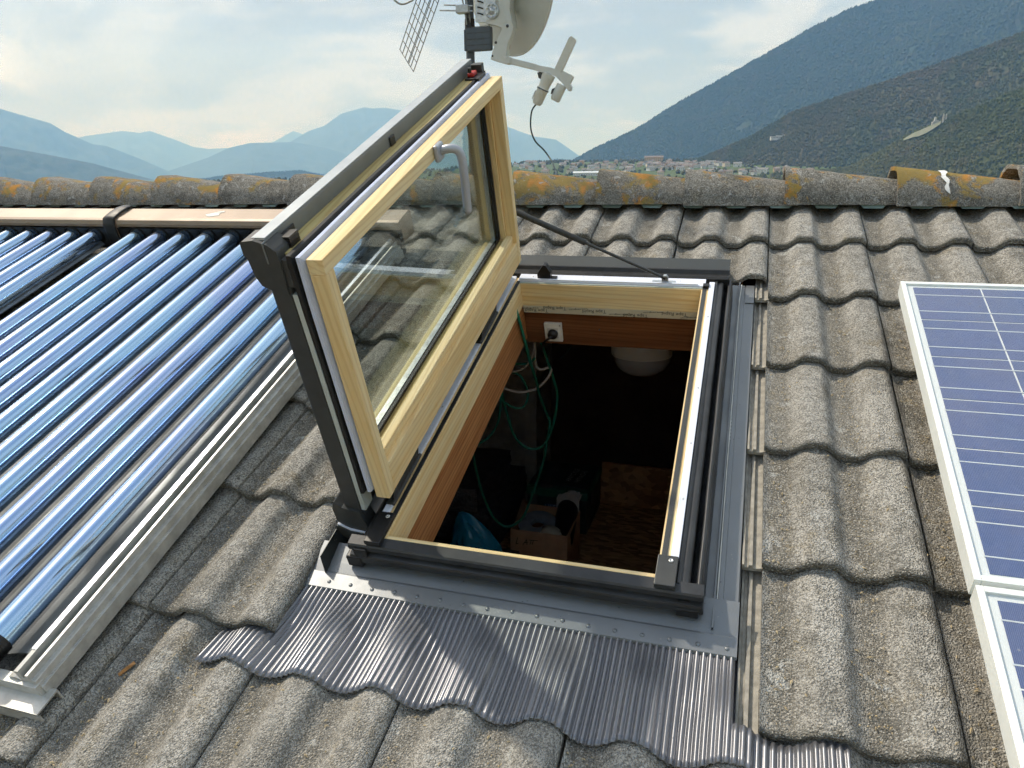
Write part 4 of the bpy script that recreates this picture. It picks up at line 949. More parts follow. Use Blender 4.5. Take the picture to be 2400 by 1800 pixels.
# lining tape under the head and its print
tp = win.part('sealing_tape', MB().box((WU0, WV1 - .0005, -.047), (WU1, WV1 + .004, -.0222)), 'tape_cream', hd)
for body, size, u, n, ang_ in (('Tape Rapid', .0165, -.262, -.030, .02), ('Tape Rapid', .0165, -.505, -.033, -.03), ('Tape Rapid', .0165, -.630, -.027, .0), ('Tape Rapid', .0165, -.690, -.038, .0), ('Tape Rapid', .0165, -.378, -.041, .0),
                              ('www.riwega.com', .0085, -.555, -.028, -.10), ('www.riwega.com', .0085, -.430, -.040, -.04), ('www.riwega.com', .0085, -.712, -.031, -.06), ('www.riwega.com', .0085, -.325, -.028, -.06), ('www.riwega.com', .0085, -.215, -.040, -.10)):
    me = text_mesh(body, size, 'print_dark')
    o = link('lettering', me, tp)
    o.matrix_local = Matrix.Translation(Vector((u, WV1 - .0012, n)) - win.base) @ Matrix.Rotation(ang_, 4, 'Y') @ Matrix(((-1, 0, 0, 0), (0, 0, -1, 0), (0, -1, 0, 0), (0, 0, 0, 1)))
# ================================================================== PHOTOVOLTAIC PANELS
PC = .1585; cell_me = MB().box((-.0771, -.0771, -.0012), (.0771, .0771, 0)).mesh('solar_cell', 'pv_cell')
bus_me = None
def pv_panel(v_top, label):
    t = Thing('solar_panel', (.327, v_top, .065), label, 'solar panel', group='photovoltaic panels on the right of the roof')
    u0, u1, v1, v0 = .327, .327 + .052 + 10 * PC, v_top, v_top - .9905; n0, n1 = .065, .104; w = .0115
    for nm, a, b in (('frame_side', (u0, v0, n0), (u0 + w, v1, n1)), ('frame_side', (u1 - w, v0, n0), (u1, v1, n1))): t.part(nm, MB().box(a, b), 'pv_frame', bev=.0006)
    for nm, a, b in (('frame_end', (u0 + w + .0004, v0, n0), (u1 - w - .0004, v0 + w, n1)), ('frame_end', (u0 + w + .0004, v1 - w, n0), (u1 - w - .0004, v1, n1))): t.part(nm, MB().box(a, b), 'pv_frame', bev=.0006)
    bs = t.part('backsheet', MB().box((u0 + w, v0 + w, n1 - .012), (u1 - w, v1 - w, n1 - .0062)), 'pv_backsheet')
    cu, cv = u0 + .026, v1 - .0205
    for i in range(10):
        for j in range(6):
            o = link('solar_cell', cell_me, bs); o.location = Vector((cu + (i + .5) * PC, cv - (j + .5) * PC, n1 - .0050)) - t.base
    for j in range(6):
        for q in (.25, .75):
            v = cv - (j + q) * PC; t.part('busbar', MB().box((cu, v - .0015, n1 - .0050), (cu + 10 * PC, v + .0015, n1 - .0046)), 'pv_busbar', bs)
    t.part('glass', MB().add([(u0 + w, v0 + w, n1 - .0030), (u1 - w, v0 + w, n1 - .0030), (u1 - w, v1 - w, n1 - .0030), (u0 + w, v1 - w, n1 - .0030)], [(0, 1, 2, 3)]), 'pv_glass')
    for u in (u0 + .30, u1 - .30): t.part('mounting_rail', MB().box((u, v0 - .02, .017), (u + .04, v1 + .02, n0)), 'aluminium')
    return t
pv_panel(-.778, 'white framed solar panel with blue cells just below the ridge, upper of two')
pv_panel(-1.779, 'white framed solar panel with blue cells beside the lowest tiles, lower of two')

# ================================================================== TUBE COLLECTORS
CV0, CV1 = -2.255, -.555
tube_r = .0285; TN = .080
def tube_me():
    m = MB(); ys = np.linspace(0, 1, 24); L_ = CV1 - (CV0 + .045) + .03
    m.tube([(0, y * L_, .0006 * math.sin(y * 9)) for y in ys], tube_r, 28); return m.mesh('vacuum_tube', 'tube_glass')
TME = tube_me()
def collector(us, ul, ur, label, right_rail):
    t = Thing('tube_collector', ((ul + ur) / 2, CV0, .02), label, 'solar collector', group='evacuated tube collectors on the left of the roof'); B = t.base
    # header box with bevelled hood
    hp = [(-.435, .06), (-.435, .143), (-.445, .150), (-.530, .150), (-.543, .146), (-.549, .132), (-.548, .120), (-.530, .116), (-.530, .06)]
    hd_ = t.part('header_box', MB().prism([p for p in hp], lambda p: (ul, p[0], p[1]), lambda p: (ur, p[0], p[1])), 'header_beige', bev=.0015)
    t.part('header_front', MB().box((ul, -.552, .028), (ur, -.5302, .1155)), 'plastic_black', hd_)
    back = MB(); step = .1105
    # folded reflector sheet below the tubes: a flat strip between them and a trough under each
    pr = []
    us_ = sorted(us); edge = [ul + .04] + [(a + b) / 2 for a, b in zip(us_, us_[1:])] + [ur - .05]
    for a, c, b in zip(edge, us_, edge[1:]): pr += [(a + .004, .060), (a + .016, .061), (c - .030, .048), (c, .036), (c + .030, .048), (b - .016, .061), (b - .004, .060)]
    back.prism(pr + [(q[0], q[1] - .002) for q in pr[::-1]], lambda p: (p[0], CV0 + .05, p[1]), lambda p: (p[0], CV1, p[1])); t.part('reflector', back, 'reflector_sheet')
    for u in us:
        o = link('vacuum_tube', TME, t.o); o.location = Vector((u, CV0 + .045, TN)) - B
        t.part('tube_collar', MB().lathe([(.034, -.004), (.038, .0), (.040, .008), (.040, .02)], Matrix.Translation((u, CV1 + .018, TN)) @ Matrix.Rotation(math.pi / 2, 4, 'X'), 20), 'plastic_black', o_parent(t, u))
        t.part('end_cap', MB().tube([(u, CV0 + .010, TN), (u, CV0 + .016, TN), (u, CV0 + .052, TN)], [.024, .0312, .0312], 18), 'plastic_black', bev=.002)
    rails = [ur] if right_rail else []
    rails_l = [ul]
    for u in rails:
        rp = [(u - .072, .030), (u - .072, .062), (u - .055, .066), (u - .043, .060), (u - .043, .088), (u - .032, .090), (u - .030, .070), (u - .024, .070), (u - .023, .080), (u - .016, .080), (u - .015, .066), (u - .006, .066), (u - .005, .050), (u, .050), (u, .020), (u - .04, .020)]
        t.part('side_rail', MB().prism(rp, lambda p: (p[0], CV0, p[1]), lambda p: (p[0], CV1, p[1])), 'aluminium', bev=.0008)
        t.part('rail_edge', MB().box((u - .0425, CV0 + .045, .0903), (u - .0315, CV1, .0912)), 'aluminium_bright')
    for u in rails_l: t.part('side_rail', MB().box((u, CV0, .030), (u + .035, CV1, .066)), 'aluminium', bev=.001)
    t.part('foot_rail', MB().box((ul, CV0 - .008, .030), (ur - .004, CV0 + .012, .058)), 'aluminium', bev=.001)
    # open channel that carries the lower end
    c0, c1 = CV0 - .040, CV0 + .010; x1 = ur + (.014 if right_rail else 0)
    ch = [(c0, -.012), (c1, -.012), (c1, .026), (c0, .026), (c0, .0225), (c1 - .0035, .0225), (c1 - .0035, -.0085), (c0 + .0035, -.0085), (c0 + .0035, .019), (c0, .019)]
    t.part('support_channel', MB().prism(ch, lambda p: (ul, p[0], p[1] + .006), lambda p: (x1, p[0], p[1] + .006)), 'aluminium')
    t.part('support_channel', MB().box((ul, -.66, .016), (ur, -.62, .034)), 'aluminium')
    return t, hd_
def o_parent(t, u): return None
RU = [-2.37 + .1112 * k for k in range(10)]; LU = [-2.579 - .1112 * k for k in range(10)]
cr_, hr_ = collector(RU, -2.455, -1.228, 'blue glass tube solar collector with a grooved aluminium rail beside the roof window', True)
c2_, hl_ = collector(LU, -3.72, -2.505, 'blue glass tube solar collector beyond the black header joint', False)
# black rubber joint between the header boxes
jm = MB()
def joint(s, t_):
    a = t_ * 1.0; hp = [(-.435, .152), (-.46, .156), (-.50, .156), (-.542, .151), (-.555, .130), (-.558, .09), (-.556, .04)]
    i = a * (len(hp) - 1); k = min(int(i), len(hp) - 2); f = i - k; v, n = (hp[k][q] * (1 - f) + hp[k + 1][q] * f for q in (0, 1))
    return (-2.507 + .054 * s, v, n + .004 * math.sin(math.pi * s))
jm.grid(joint, 8, 24); jo = cr_.part('header_joint', jm, 'rubber'); jo.modifiers.new('thickness', 'SOLIDIFY').thickness = .006
# pale droppings on the hood
dm = MB()
for (u, v, ru, rv) in ((-2.02, -.495, .030, .018), (-2.0, -.472, .016, .007), (-3.3, -.50, .03, .014)):
    dm.add([(u + ru * math.cos(a) * (1 + .25 * math.sin(3 * a + u)), v + rv * math.sin(a) * (1 + .3 * math.sin(2 * a)), .1512) for a in np.linspace(0, 6.283, 19)[:-1]], [tuple(range(18))])
cr_.part('bird_dropping', dm, 'header_dirt')

# ================================================================== MAST, DISH, AERIAL (world axes)
def at(px, py, Y):
    """a point at depth Y from where it shows in the photograph"""
    c = cam.matrix_world; f = cam_d.lens / 36 * 2400
    d = c.to_3x3() @ Vector(((px - 1200) / f, -(py - 900) / f, -1)); o = c.translation
    return o + d * ((Y - o.y) / d.y)
MY = .36
mx = at(1101, 60, MY).x
mast = Thing('aerial_mast', (mx, MY, -.20), 'dark painted steel mast rising behind the open sash', 'mast', IM)
mast.part('pole', MB().tube([(mx, MY, -.30), (mx, MY, 1.55)], .0185, 18), 'mast_paint')
mast.part('sleeve', MB().tube([(mx, MY, .672), (mx, MY, .74)], [.0225, .0215], 18), 'plastic_black')
za = at(1100, 22, MY).z
for dz in (-.004, .016): mast.part('clamp_bolt', MB().tube([(mx - .115 + dz, MY - .045, za + dz), (mx + .03, MY - .04, za + dz - .012)], .0032, 8), 'steel_zinc')
mast.part('clamp', MB().box((mx - .045, MY - .052, za - .022), (mx + .012, MY - .018, za + .012)), 'steel_zinc', bev=.004)
cc = [at(1078, -40, MY - .03), at(1084, 0, MY - .03), at(1090, 30, MY - .03), at(1094, 58, MY - .025)]
mast.part('cable', MB().tube(catmull(cc, 6), .0034, 8), 'cable_grey'); mast.part('cable', MB().tube(catmull([p + Vector((.014, .01, 0)) for p in cc], 6), .0034, 8), 'cable_grey')
b0 = at(1087, 121, MY - .05); b1 = at(1150, 58, MY - .05)
jb = Thing('junction_box', (b0.x, MY - .05, b0.z), 'blue grey plastic junction box clamped to the mast', 'box', IM)
body = jb.part('body', MB().box((b0.x + .012, MY - .052, b0.z), (b1.x, MY - .02, b1.z - .004)), 'box_blue_grey', bev=.006)
jb.part('lid', MB().box((b0.x, MY - .046, b0.z + .003), (b0.x + .0115, MY - .022, b1.z - .01)), 'box_blue_grey', bev=.003)
for k in range(4): jb.part('groove', MB().box((b0.x + .016, MY - .0535, b0.z + .022 + k * .024), (b1.x - .004, MY - .0515, b0.z + .0235 + k * .024)), 'anthracite_matte', body)

dish = Thing('satellite_dish', (mx, MY, .55), 'pale grey satellite dish seen from behind with its feed arm', 'satellite dish', IM)
def extr(pts, Y0, Y1): return MB().prism([(0, i) for i in range(len(pts))], lambda p: pts[p[1]][0], lambda p: pts[p[1]][1])
def flat(pxs, Y, th, off=(1060, 0), s=6.38):
    """an outline standing in the plane across the view at depth Y, given real thickness"""
    P = [at(off[0] + x / s, off[1] + y / s, Y) for x, y in pxs]; return MB().prism(list(range(len(P))), lambda i: tuple(P[i]), lambda i: (P[i].x, P[i].y + th, P[i].z))
FY = MY - .075
dish.part('mount_plate', flat([(345, -260), (640, -260), (650, 330), (345, 330)], FY + .012, .010), 'steel_zinc', bev=.002)
pc = at(1060 + 595 / 6.38, 165 / 6.38, FY); Ry = Matrix.Rotation(math.pi / 2, 4, 'X')
dsc = dish.part('elevation_disc', MB().lathe([(.0305, -.014), (.0305, .004), (.026, .0065), (.024, .004), (.010, .004), (.010, .009), (.0002, .010)], Matrix.Translation(pc) @ Ry, 28), 'steel_zinc')
for k in range(6):
    a = .5 + k * 1.05; dish.part('bolt', MB().tube([(pc.x + .021 * math.cos(a), pc.y - .006, pc.z + .021 * math.sin(a)), (pc.x + .021 * math.cos(a), pc.y - .012, pc.z + .021 * math.sin(a))], .0032, 6), 'bolt_steel', dsc)
for k in range(3):
    q = [at(1060 + (375 + 30 * i + 6 * i * i) / 6.38, (25 + k * 90 + 12 * i * i / 2 - 10) / 6.38, FY + .008) for i in range(3)]
    dish.part('slot', MB().tube(q, .0028, 6), 'plastic_black')
cast = [(690, -300), (870, -300), (862, 0), (855, 130), (885, 300), (912, 400), (895, 470), (868, 560), (830, 640), (806, 760), (800, 830), (860, 845), (862, 945), (795, 952), (575, 890), (592, 800), (640, 660), (708, 510), (742, 440), (735, 410), (640, 375), (490, 345), (505, 300), (650, 250), (690, 120)]
cs_ = dish.part('bracket', flat(cast, FY + .004, .045), 'dish_grey', bev=.005)
for (x, y, r) in ((822, 388, .0068), (650, 635, .0062), (600, 835, .0045)):
    p = at(1060 + x / 6.38, y / 6.38, FY + .003); dish.part('hole', MB().lathe([(r, 0), (r * .8, .003), (.0002, .003)], Matrix.Translation(p + Vector((0, .0015, 0))) @ Ry, 14), 'anthracite', cs_)
p = at(1060 + 790 / 6.38, 860 / 6.38, FY); dish.part('bolt', MB().tube([p, p + Vector((0, .012, 0))], .0055, 8), 'bolt_steel', cs_)
# feed arm
a0, a1 = at(1060 + 800 / 6.38, 895 / 6.38, FY + .025), at(1060 + 1260 / 6.38, 1010 / 6.38, FY + .025)
def bar(p, q, w, h, up=Vector((0, 1, 0))):
    d = (Vector(q) - Vector(p)).normalized(); s = d.cross(up).normalized(); mb = MB(); vs = [Vector(e) + s * a * h / 2 + up * b * w / 2 for e in (p, q) for a, b in ((-1, -1), (1, -1), (1, 1), (-1, 1))]
    return mb.add(vs, [(3, 2, 1, 0), (4, 5, 6, 7), (0, 1, 5, 4), (1, 2, 6, 5), (2, 3, 7, 6), (3, 0, 4, 7)])
arm = dish.part('feed_arm', bar(a0, a1, .024, .024), 'dish_grey', bev=.002)
dish.part('feed_holder', flat([(1240, 965), (1330, 985), (1480, 1010), (1590, 1055), (1690, 1150), (1775, 1285), (1765, 1340), (1735, 1360), (1640, 1240), (1540, 1140), (1440, 1095), (1330, 1080), (1235, 1050)], FY + .008, .034), 'dish_grey', bev=.003)
dish.part('holder_web', flat([(1270, 1085), (1330, 1070), (1420, 1100), (1330, 1190), (1290, 1165)], FY + .014, .020), 'anthracite', arm)
dish.part('paddle', flat([(1530, 1025), (1745, 560), (1780, 538), (1835, 580), (1845, 610), (1650, 1040), (1620, 1085)], FY + .010, .016), 'lnb_beige', bev=.004)
dish.part('clamp_block', flat([(1640, 1050), (1790, 1125), (1800, 1150), (1745, 1260), (1625, 1100)], FY + .012, .028), 'dish_grey', bev=.003)
# feed heads
def head(p, q, r, prof, seg=20, flatten=.85):
    d = (Vector(q) - Vector(p)); L_ = d.length; rot = d.to_track_quat('Z', 'Y').to_matrix().to_4x4(); return MB().lathe([(r * a, L_ * b) for a, b in prof], Matrix.Translation(p) @ rot, seg)
p0, p1 = at(1060 + 1450 / 6.38, 1110 / 6.38, FY + .02), at(1060 + 1255 / 6.38, 1570 / 6.38, FY + .02)
lnb = dish.part('feed_head', head(p0, p1, .0285, [(.01, -.02), (1.0, 0), (1.0, .12), (.86, .3), (.82, .45), (.92, .46), (.92, .50), (.86, .52), (.80, .9), (.62, .985), (.01, 1.0)], 12), 'lnb_beige', bev=.001)
dish.part('feed_band', head(p0 + (p1 - p0) * .475, p0 + (p1 - p0) * .51, .0268, [(1, 0), (1, 1)], 20), 'box_blue_grey', lnb)
lp_ = p0 + (p1 - p0) * .70; dl = (p1 - p0).normalized(); sx = Vector((-dl.z, 0, dl.x)) * -1
lq = [lp_ + Vector((-.019, -.0165, .004)) + dl * a + Vector((-.003, -.009, 0)) * b for a, b in ((-.018, 0), (-.018, 1), (.018, 1), (.018, 0))]
dish.part('label', MB().add(lq, [(0, 1, 2, 3)]), 'print_white', lnb)
p2, p3 = at(1060 + 1640 / 6.38, 1270 / 6.38, FY + .02), at(1060 + 1530 / 6.38, 1510 / 6.38, FY + .02)
dish.part('feed_head', head(p2, p3, .0215, [(.01, -.02), (1, 0), (1, .9), (.8, 1.0), (.01, 1.0)], 10), 'dish_grey', bev=.001)
dish.part('feed_link', flat([(1490, 1330), (1560, 1300), (1590, 1390), (1520, 1430), (1470, 1400)], FY + .014, .014), 'anthracite', lnb)
# the reflector: an offset bowl turned to the right and away
RD = .39; DN = Vector((.66, .73, .17)).normalized(); DC = at(1183, -112, MY + .09)
ux = Vector((0, 0, 1)) - DN * DN.z; ux.normalize(); uy = DN.cross(ux)
def bowl(r, a, off): return DC + (ux * math.cos(a) * r * 1.04 + uy * math.sin(a) * r * .96) + DN * (.50 * (r * r - RD * RD) + off)
bw = MB(); nr_, na_ = 12, 56
for off, fl_ in ((0., False), (-.0025, True)):
    vs = [bowl(RD * i / nr_, 2 * math.pi * k / na_, off) for i in range(nr_ + 1) for k in range(na_)]
    F = [(i * na_ + k, i * na_ + (k + 1) % na_, (i + 1) * na_ + (k + 1) % na_, (i + 1) * na_ + k) for i in range(1, nr_) for k in range(na_)] + [(0, na_ + k, na_ + (k + 1) % na_) for k in range(na_)]
    bw.add(vs, F if not fl_ else [f[::-1] for f in F], 0, True)
rf = dish.part('reflector', bw, 'dish_face')
dish.part('rim', MB().tube([bowl(RD + .002, 2 * math.pi * k / 80, 0) for k in range(81)], .0055, 8, caps=False), 'dish_grey', rf)
dish.part('bracket_bow', flat([(780, -300), (905, -300), (895, 0), (885, 140), (930, 380), (905, 480), (880, 430), (840, 330), (800, 180), (785, 0)], FY + .05, .05), 'dish_grey', cs_)
wire = catmull([at(1060 + x / 6.38, y / 6.38, FY + .04) for x, y in ((835, 640), (868, 680), (862, 730), (840, 755))], 5); dish.part('cable', MB().tube(wire, .0022, 6), 'cable_white', cs_)
# feed cable to the ridge
cp = [p1 + Vector((0, 0, .004))] + [at(x, y, Y) for x, y, Y in ((1246, 262, MY - .04), (1244, 300, MY - .03), (1254, 330, MY - .01), (1275, 352, MY), (1292, 376, MY - .04), (1301, 398, MY - .18), (1305, 410, MY - .31))]
cp.append(cp[-1] + Vector((.002, .01, -.05)))
single('feed_cable', MB().tube(catmull(cp, 8), .0036, 8), 'cable_dark', tuple(cp[-1]), 'dark cable curving from the feed head down to the ridge tiles', 'cable', IM)
# grid aerial
G0, G1 = at(937, 116, MY + .02), at(969, 168, MY - .10)
gs_ = G1 - G0; G2 = at(985, 0, MY - .09); gl_ = (G2 - G0); gl_ = gl_ - gs_ * gl_.dot(gs_) / gs_.length_squared * .6; gl_ = gl_ * 3.2
grid = Thing('grid_aerial', tuple(G0), 'dark wire grid aerial hanging beside the mast', 'aerial', IM)
for k in range(6): grid.part('long_wire', MB().tube([G0 + gs_ * (k / 5), G0 + gs_ * (k / 5) + gl_], .0019, 6), 'grid_wire')
grid.part('long_wire', MB().tube([G0 + gs_ * .66, G0 + gs_ * .66 + gl_], .0019, 6), 'grid_wire')
N_ = 18
for k in range(N_ + 1): grid.part('cross_wire', MB().tube([G0 + gl_ * (k / N_), G0 + gl_ * (k / N_) + gs_], .0019, 6), 'grid_wire')
grid.part('boom', MB().tube([G0 + gl_ * .9 + gs_ * .5, Vector((mx, MY, (G0 + gl_ * .9).z))], .010, 10), 'grid_wire')
cl2 = catmull([at(905, -60, MY), at(915, -15, MY), at(935, 8, MY), at(958, 5, MY), at(980, -20, MY), at(1040, -160, MY), Vector((mx, MY, at(1100, -220, MY).z))], 8)
single('aerial_cable', MB().tube(cl2, .0042, 8), 'cable_grey', tuple(cl2[20]), 'grey cable hanging in a loop above the wire grid aerial', 'cable', IM)

# ================================================================== IN THE ATTIC (world axes)
FZ = -1.75
# socket on the trimmer beam (roof axes)
sk = Thing('wall_socket', (-.647, -.756, -.125), 'white wall socket with a black plug on the brown beam under the window', 'socket')
fp_ = sk.part('plate', MB().box((-.675, -.766, -.162), (-.617, -.754, -.093)), 'lamp_white', bev=.002)
sk.part('insert', MB().box((-.664, -.769, -.147), (-.629, -.766, -.108)), 'paper_white', fp_, bev=.001)
Rz = Matrix.Rotation(math.pi / 2, 4, 'X')
sk.part('plug', MB().lathe([(.0165, 0), (.0160, .012), (.011, .018), (.0002, .019)], Matrix.Translation((-.646, -.769, -.128)) @ Rz, 18), 'plastic_black', fp_)
sk.part('plug_cord', MB().tube(catmull([(-.646, -.786, -.128), (-.655, -.795, -.132), (-.668, -.79, -.145), (-.680, -.775, -.165), (-.70, -.74, -.22)], 6), .004, 8), 'plastic_black', fp_)
for a, b in ((-.623, -.100), (-.669, -.155)): sk.part('screw', MB().lathe([(.0024, 0), (.0004, .0012)], Matrix.Translation((a, -.766, b)) @ Rz, 8), 'anthracite', fp_)
# lamp under the ridge beam
lx, ly = -.455, .10; ztop = -.42
lamp = Thing('ceiling_lamp', (lx, ly, ztop), 'round white ceiling lamp with a grey glass bowl, unlit in the attic', 'lamp', IM)
lamp.part('housing', MB().lathe([(.0002, 0), (.124, 0), (.128, -.02), (.128, -.215), (.124, -.222)], Matrix.Translation((lx, ly, ztop)), 40), 'lamp_white')
lamp.part('bowl', MB().lathe([(.123, -.222), (.118, -.245), (.100, -.275), (.07, -.297), (.03, -.308), (.0002, -.31)], Matrix.Translation((lx, ly, ztop)), 40), 'lamp_glass')
# cardboard box
bx0, bx1, by0, by1, bz = -1.026, -.754, .046, .325, -1.50
box = Thing('cardboard_box', ((bx0 + bx1) / 2, by0, FZ), 'open brown cardboard box with handwriting on its front on the attic floor', 'box', IM); e = .005
fr_ = box.part('front_panel', MB().box((bx0, by0, FZ), (bx1, by0 + e, bz)), 'cardboard')
for nm, a, b in (('side_panel', (bx0, by0 + e, FZ), (bx0 + e, by1, bz)), ('side_panel', (bx1 - e, by0 + e, FZ), (bx1, by1, bz)), ('back_panel', (bx0 + e, by1 - e, FZ), (bx1 - e, by1, bz + .005)), ('bottom_panel', (bx0 + e, by0 + e, FZ), (bx1 - e, by1 - e, FZ + .005))): box.part(nm, MB().box(a, b), 'cardboard')
box.part('torn_flap', MB().add([(bx0, by0 + .06, bz), (bx0, by1 - .02, bz), (bx0 - .004, by1 - .05, bz + .060), (bx0 - .003, by0 + .19, bz + .048), (bx0 - .002, by0 + .12, bz + .02)], [(0, 1, 2, 3, 4)]).add([(bx0 + .003, by0 + .06, bz), (bx0 + .003, by1 - .02, bz), (bx0 - .001, by1 - .05, bz + .060), (bx0, by0 + .19, bz + .048), (bx0 + .001, by0 + .12, bz + .02)], [(4, 3, 2, 1, 0)]), 'cardboard_edge')
def stroke(pts, w=.0022):
    m = MB(); y = by0 - .0012
    for (x0, z0), (x1, z1) in zip(pts, pts[1:]):
        d = Vector((x1 - x0, 0, z1 - z0)); p = Vector((-d.z, 0, d.x)).normalized() * w / 2; a, b = Vector((x0, y, z0)), Vector((x1, y, z1))
        m.add([a - p, b - p, b + p, a + p], [(0, 1, 2, 3)])
    return m
def wr(px, py):                                 # box front, measured from its upper left corner
    return (bx0 + (px - 165) / 1215 * (bx1 - bx0), bz - (py - 690 - (px - 165) * .095) / 1215 * (bx1 - bx0) * 1.08)
for pts in (((325, 860), (285, 1000)), ((285, 1000), (340, 985)), ((430, 1020), (520, 895), (525, 1010)), ((460, 965), (540, 955)), ((570, 905), (760, 915)), ((620, 910), (590, 1000)), ((665, 912), (635, 1000))): box.part('lettering', stroke([wr(*p) for p in pts], .0030), 'marker_ink', fr_)
# things in the box
def disc(p, r, th, rot, mats, hole=.4):
    return MB().lathe([(r * hole, 0), (r, 0), (r, th), (r * hole, th), (r * hole, 0)], Matrix.Translation(p) @ rot, 36)
single('tape_roll', disc((-.925, by0 + .12, bz - .035), .092, .028, Matrix.Rotation(.25, 4, 'X'), None, .36), ['tape_grey'], (-.925, by0 + .12, bz - .035), 'wide grey roll of tape lying flat in the cardboard box', 'tape roll', IM, bev=.002)
tr2 = Thing('tape_coil', (-.845, by0 + .05, bz - .07), 'pale printed coil of tape standing in the front of the cardboard box', 'tape roll', IM)
tr2.part('coil', disc((-.845, by0 + .030, bz - .045), .052, .045, Matrix.Rotation(-1.15, 4, 'X'), None, .62), 'tape_cream')
for k in range(6):
    a = .3 + k * .5; P_ = Matrix.Translation((-.845, by0 + .030, bz - .045)) @ Matrix.Rotation(-1.15, 4, 'X'); r0 = .046 if k % 2 else .039
    tr2.part('print', MB().add([P_ @ Vector((r0 * math.cos(a + q), r0 * math.sin(a + q), .0456)) for q in (0, .15, .3)] + [P_ @ Vector(((r0 - .004) * math.cos(a + q), (r0 - .004) * math.sin(a + q), .0456)) for q in (.3, .15, 0)], [(0, 1, 2, 3, 4, 5)]), 'print_dark')
single('black_roll', MB().tube([(-.795, by0 + .07, bz - .055), (-.815, by1 + .015, bz + .018)], .052, 28), 'plastic_black', (-.80, by0 + .1, bz - .1), 'thick black roll leaning out of the cardboard box', 'roll', IM, bev=.003)
cm = MB()
def crumple(s, t_):
    x = -.87 + .115 * s; y = by1 - .03 + .055 * t_; w_ = (float(fbm(s * 7, t_ * 5, 3, 8)) - .45)
    return (x + w_ * .02, y + w_ * .02, bz + .062 + .035 * math.sin(math.pi * s) * (1 - t_ * .5) + w_ * .06 - .05 * (t_ < .15))
cm.grid(crumple, 22, 14, 0, False); single('crumpled_paper', cm, 'paper_white', (-.81, by1, bz), 'crumpled white paper over the end of the black roll', 'paper', IM)
# tool case
kx0, kx1, ky0, ky1, kz = -1.10, -.762, .555, .95, -1.50
case = Thing('tool_case', ((kx0 + kx1) / 2, ky0, FZ), 'dark green tool case with white lettering on its lid behind the cardboard box', 'tool case', IM)
case.part('body', MB().box((kx0 + .006, ky0 + .006, FZ), (kx1 - .006, ky1 - .006, kz - .055)), 'case_dark', bev=.008)
lid = case.part('lid', MB().box((kx0, ky0, kz - .055), (kx1, ky1, kz - .008)), 'case_green', bev=.008)
case.part('lid_top', MB().box((kx0 + .008, ky0 + .045, kz - .010), (kx1 - .008, ky1 - .03, kz)), 'case_dark', lid, bev=.004)
for k in range(4): case.part('lid_rib', MB().box((kx0 + .075 + k * .012, ky0 + .06, kz), (kx0 + .080 + k * .012, ky1 - .05, kz + .003)), 'case_grey', lid)
for k in range(9): case.part('vent_rib', MB().box((kx0 + .145 + k * .018, ky0 + .012, kz - .009), (kx0 + .153 + k * .018, ky0 + .038, kz - .005)), 'case_dark', lid)
case.part('lid_grip', MB().box((kx0 + .08, ky0 + .010, kz - .009), (kx0 + .14, ky0 + .04, kz + .004)), 'case_grey', lid, bev=.003)
case.part('latch', MB().box((kx0 + .022, ky0 - .006, kz - .125), (kx0 + .062, ky0 + .008, kz - .045)), 'case_grey', bev=.004)
case.part('latch', MB().box((kx1 - .004, ky0 + .10, kz - .12), (kx1 + .006, ky0 + .14, kz - .04)), 'case_grey', bev=.003)
stk = case.part('sticker', MB().box((kx0 + .10, ky0 + .0035, kz - .155), (kx0 + .245, ky0 + .006, kz - .095)), 'sticker_blue')
def put_text(body_, size, mat, P, Xa, Ya, parent, base):
    o = link('lettering', text_mesh(body_, size, mat), parent); Za = Vector(Xa).cross(Vector(Ya))
    o.matrix_local = Matrix.Translation(Vector(P) - base) @ Matrix((tuple(Xa) + (0,), tuple(Ya) + (0,), tuple(Za) + (0,), (0, 0, 0, 1))).transposed(); return o
put_text('HITACHI', .040, 'print_white', (kx0 + .182, ky0 + .0025, kz - .112), (1, 0, 0), (0, 0, 1), stk, case.base)
put_text('BAT. System', .012, 'print_white', (kx0 + .145, ky0 + .0025, kz - .142), (1, 0, 0), (0, 0, 1), stk, case.base)
dx_ = Vector((.10, .995, 0)).normalized(); dy_ = Vector((-.995, .10, 0)).normalized()
put_text('ANYCYLE', .042, 'print_white', (kx0 + .212, ky0 + .20, kz + .0012), dx_, dy_, lid, case.base)
put_text('HITACHI', .042, 'print_white', (kx0 + .262, ky0 + .19, kz + .0012), dx_, dy_, lid, case.base)
# black foam blocks
def foam(a, b, label, seed):
    mb = MB(); n = 7; (x0, y0, z0), (x1, y1, z1) = a, b
    bm_ = bmesh.new(); bmesh.ops.create_cube(bm_, size=1); bmesh.ops.subdivide_edges(bm_, edges=bm_.edges[:], cuts=7, use_grid_fill=True); r_ = random.Random(seed)
    vs = []
    for v in bm_.verts:
        c = v.co; k = sum(abs(abs(q) - .5) < 1e-4 for q in c); j = (.006 if k >= 2 else .003); vs.append((x0 + (c.x + .5) * (x1 - x0) + r_.uniform(-j, j), y0 + (c.y + .5) * (y1 - y0) + r_.uniform(-j, j), z0 + (c.z + .5) * (z1 - z0) + r_.uniform(-j, j) * .7))
    bm_.verts.index_update(); mb.add(vs, [tuple(v.index for v in f.verts) for f in bm_.faces]); 
    mb.mi = [1 if (f.normal.y < -.9 and seed == 1) else 0 for f in bm_.faces]; bm_.free()
    return single('foam_block', mb, ['foam_black', 'foam_torn'], ((x0 + x1) / 2, (y0 + y1) / 2, z0), label, 'foam block', IM, 'black blocks stacked in the attic')
foam((-1.62, .12, -1.470), (-1.215, .66, -1.355), 'black foam block with a torn grainy end, topmost of the stack', 1)
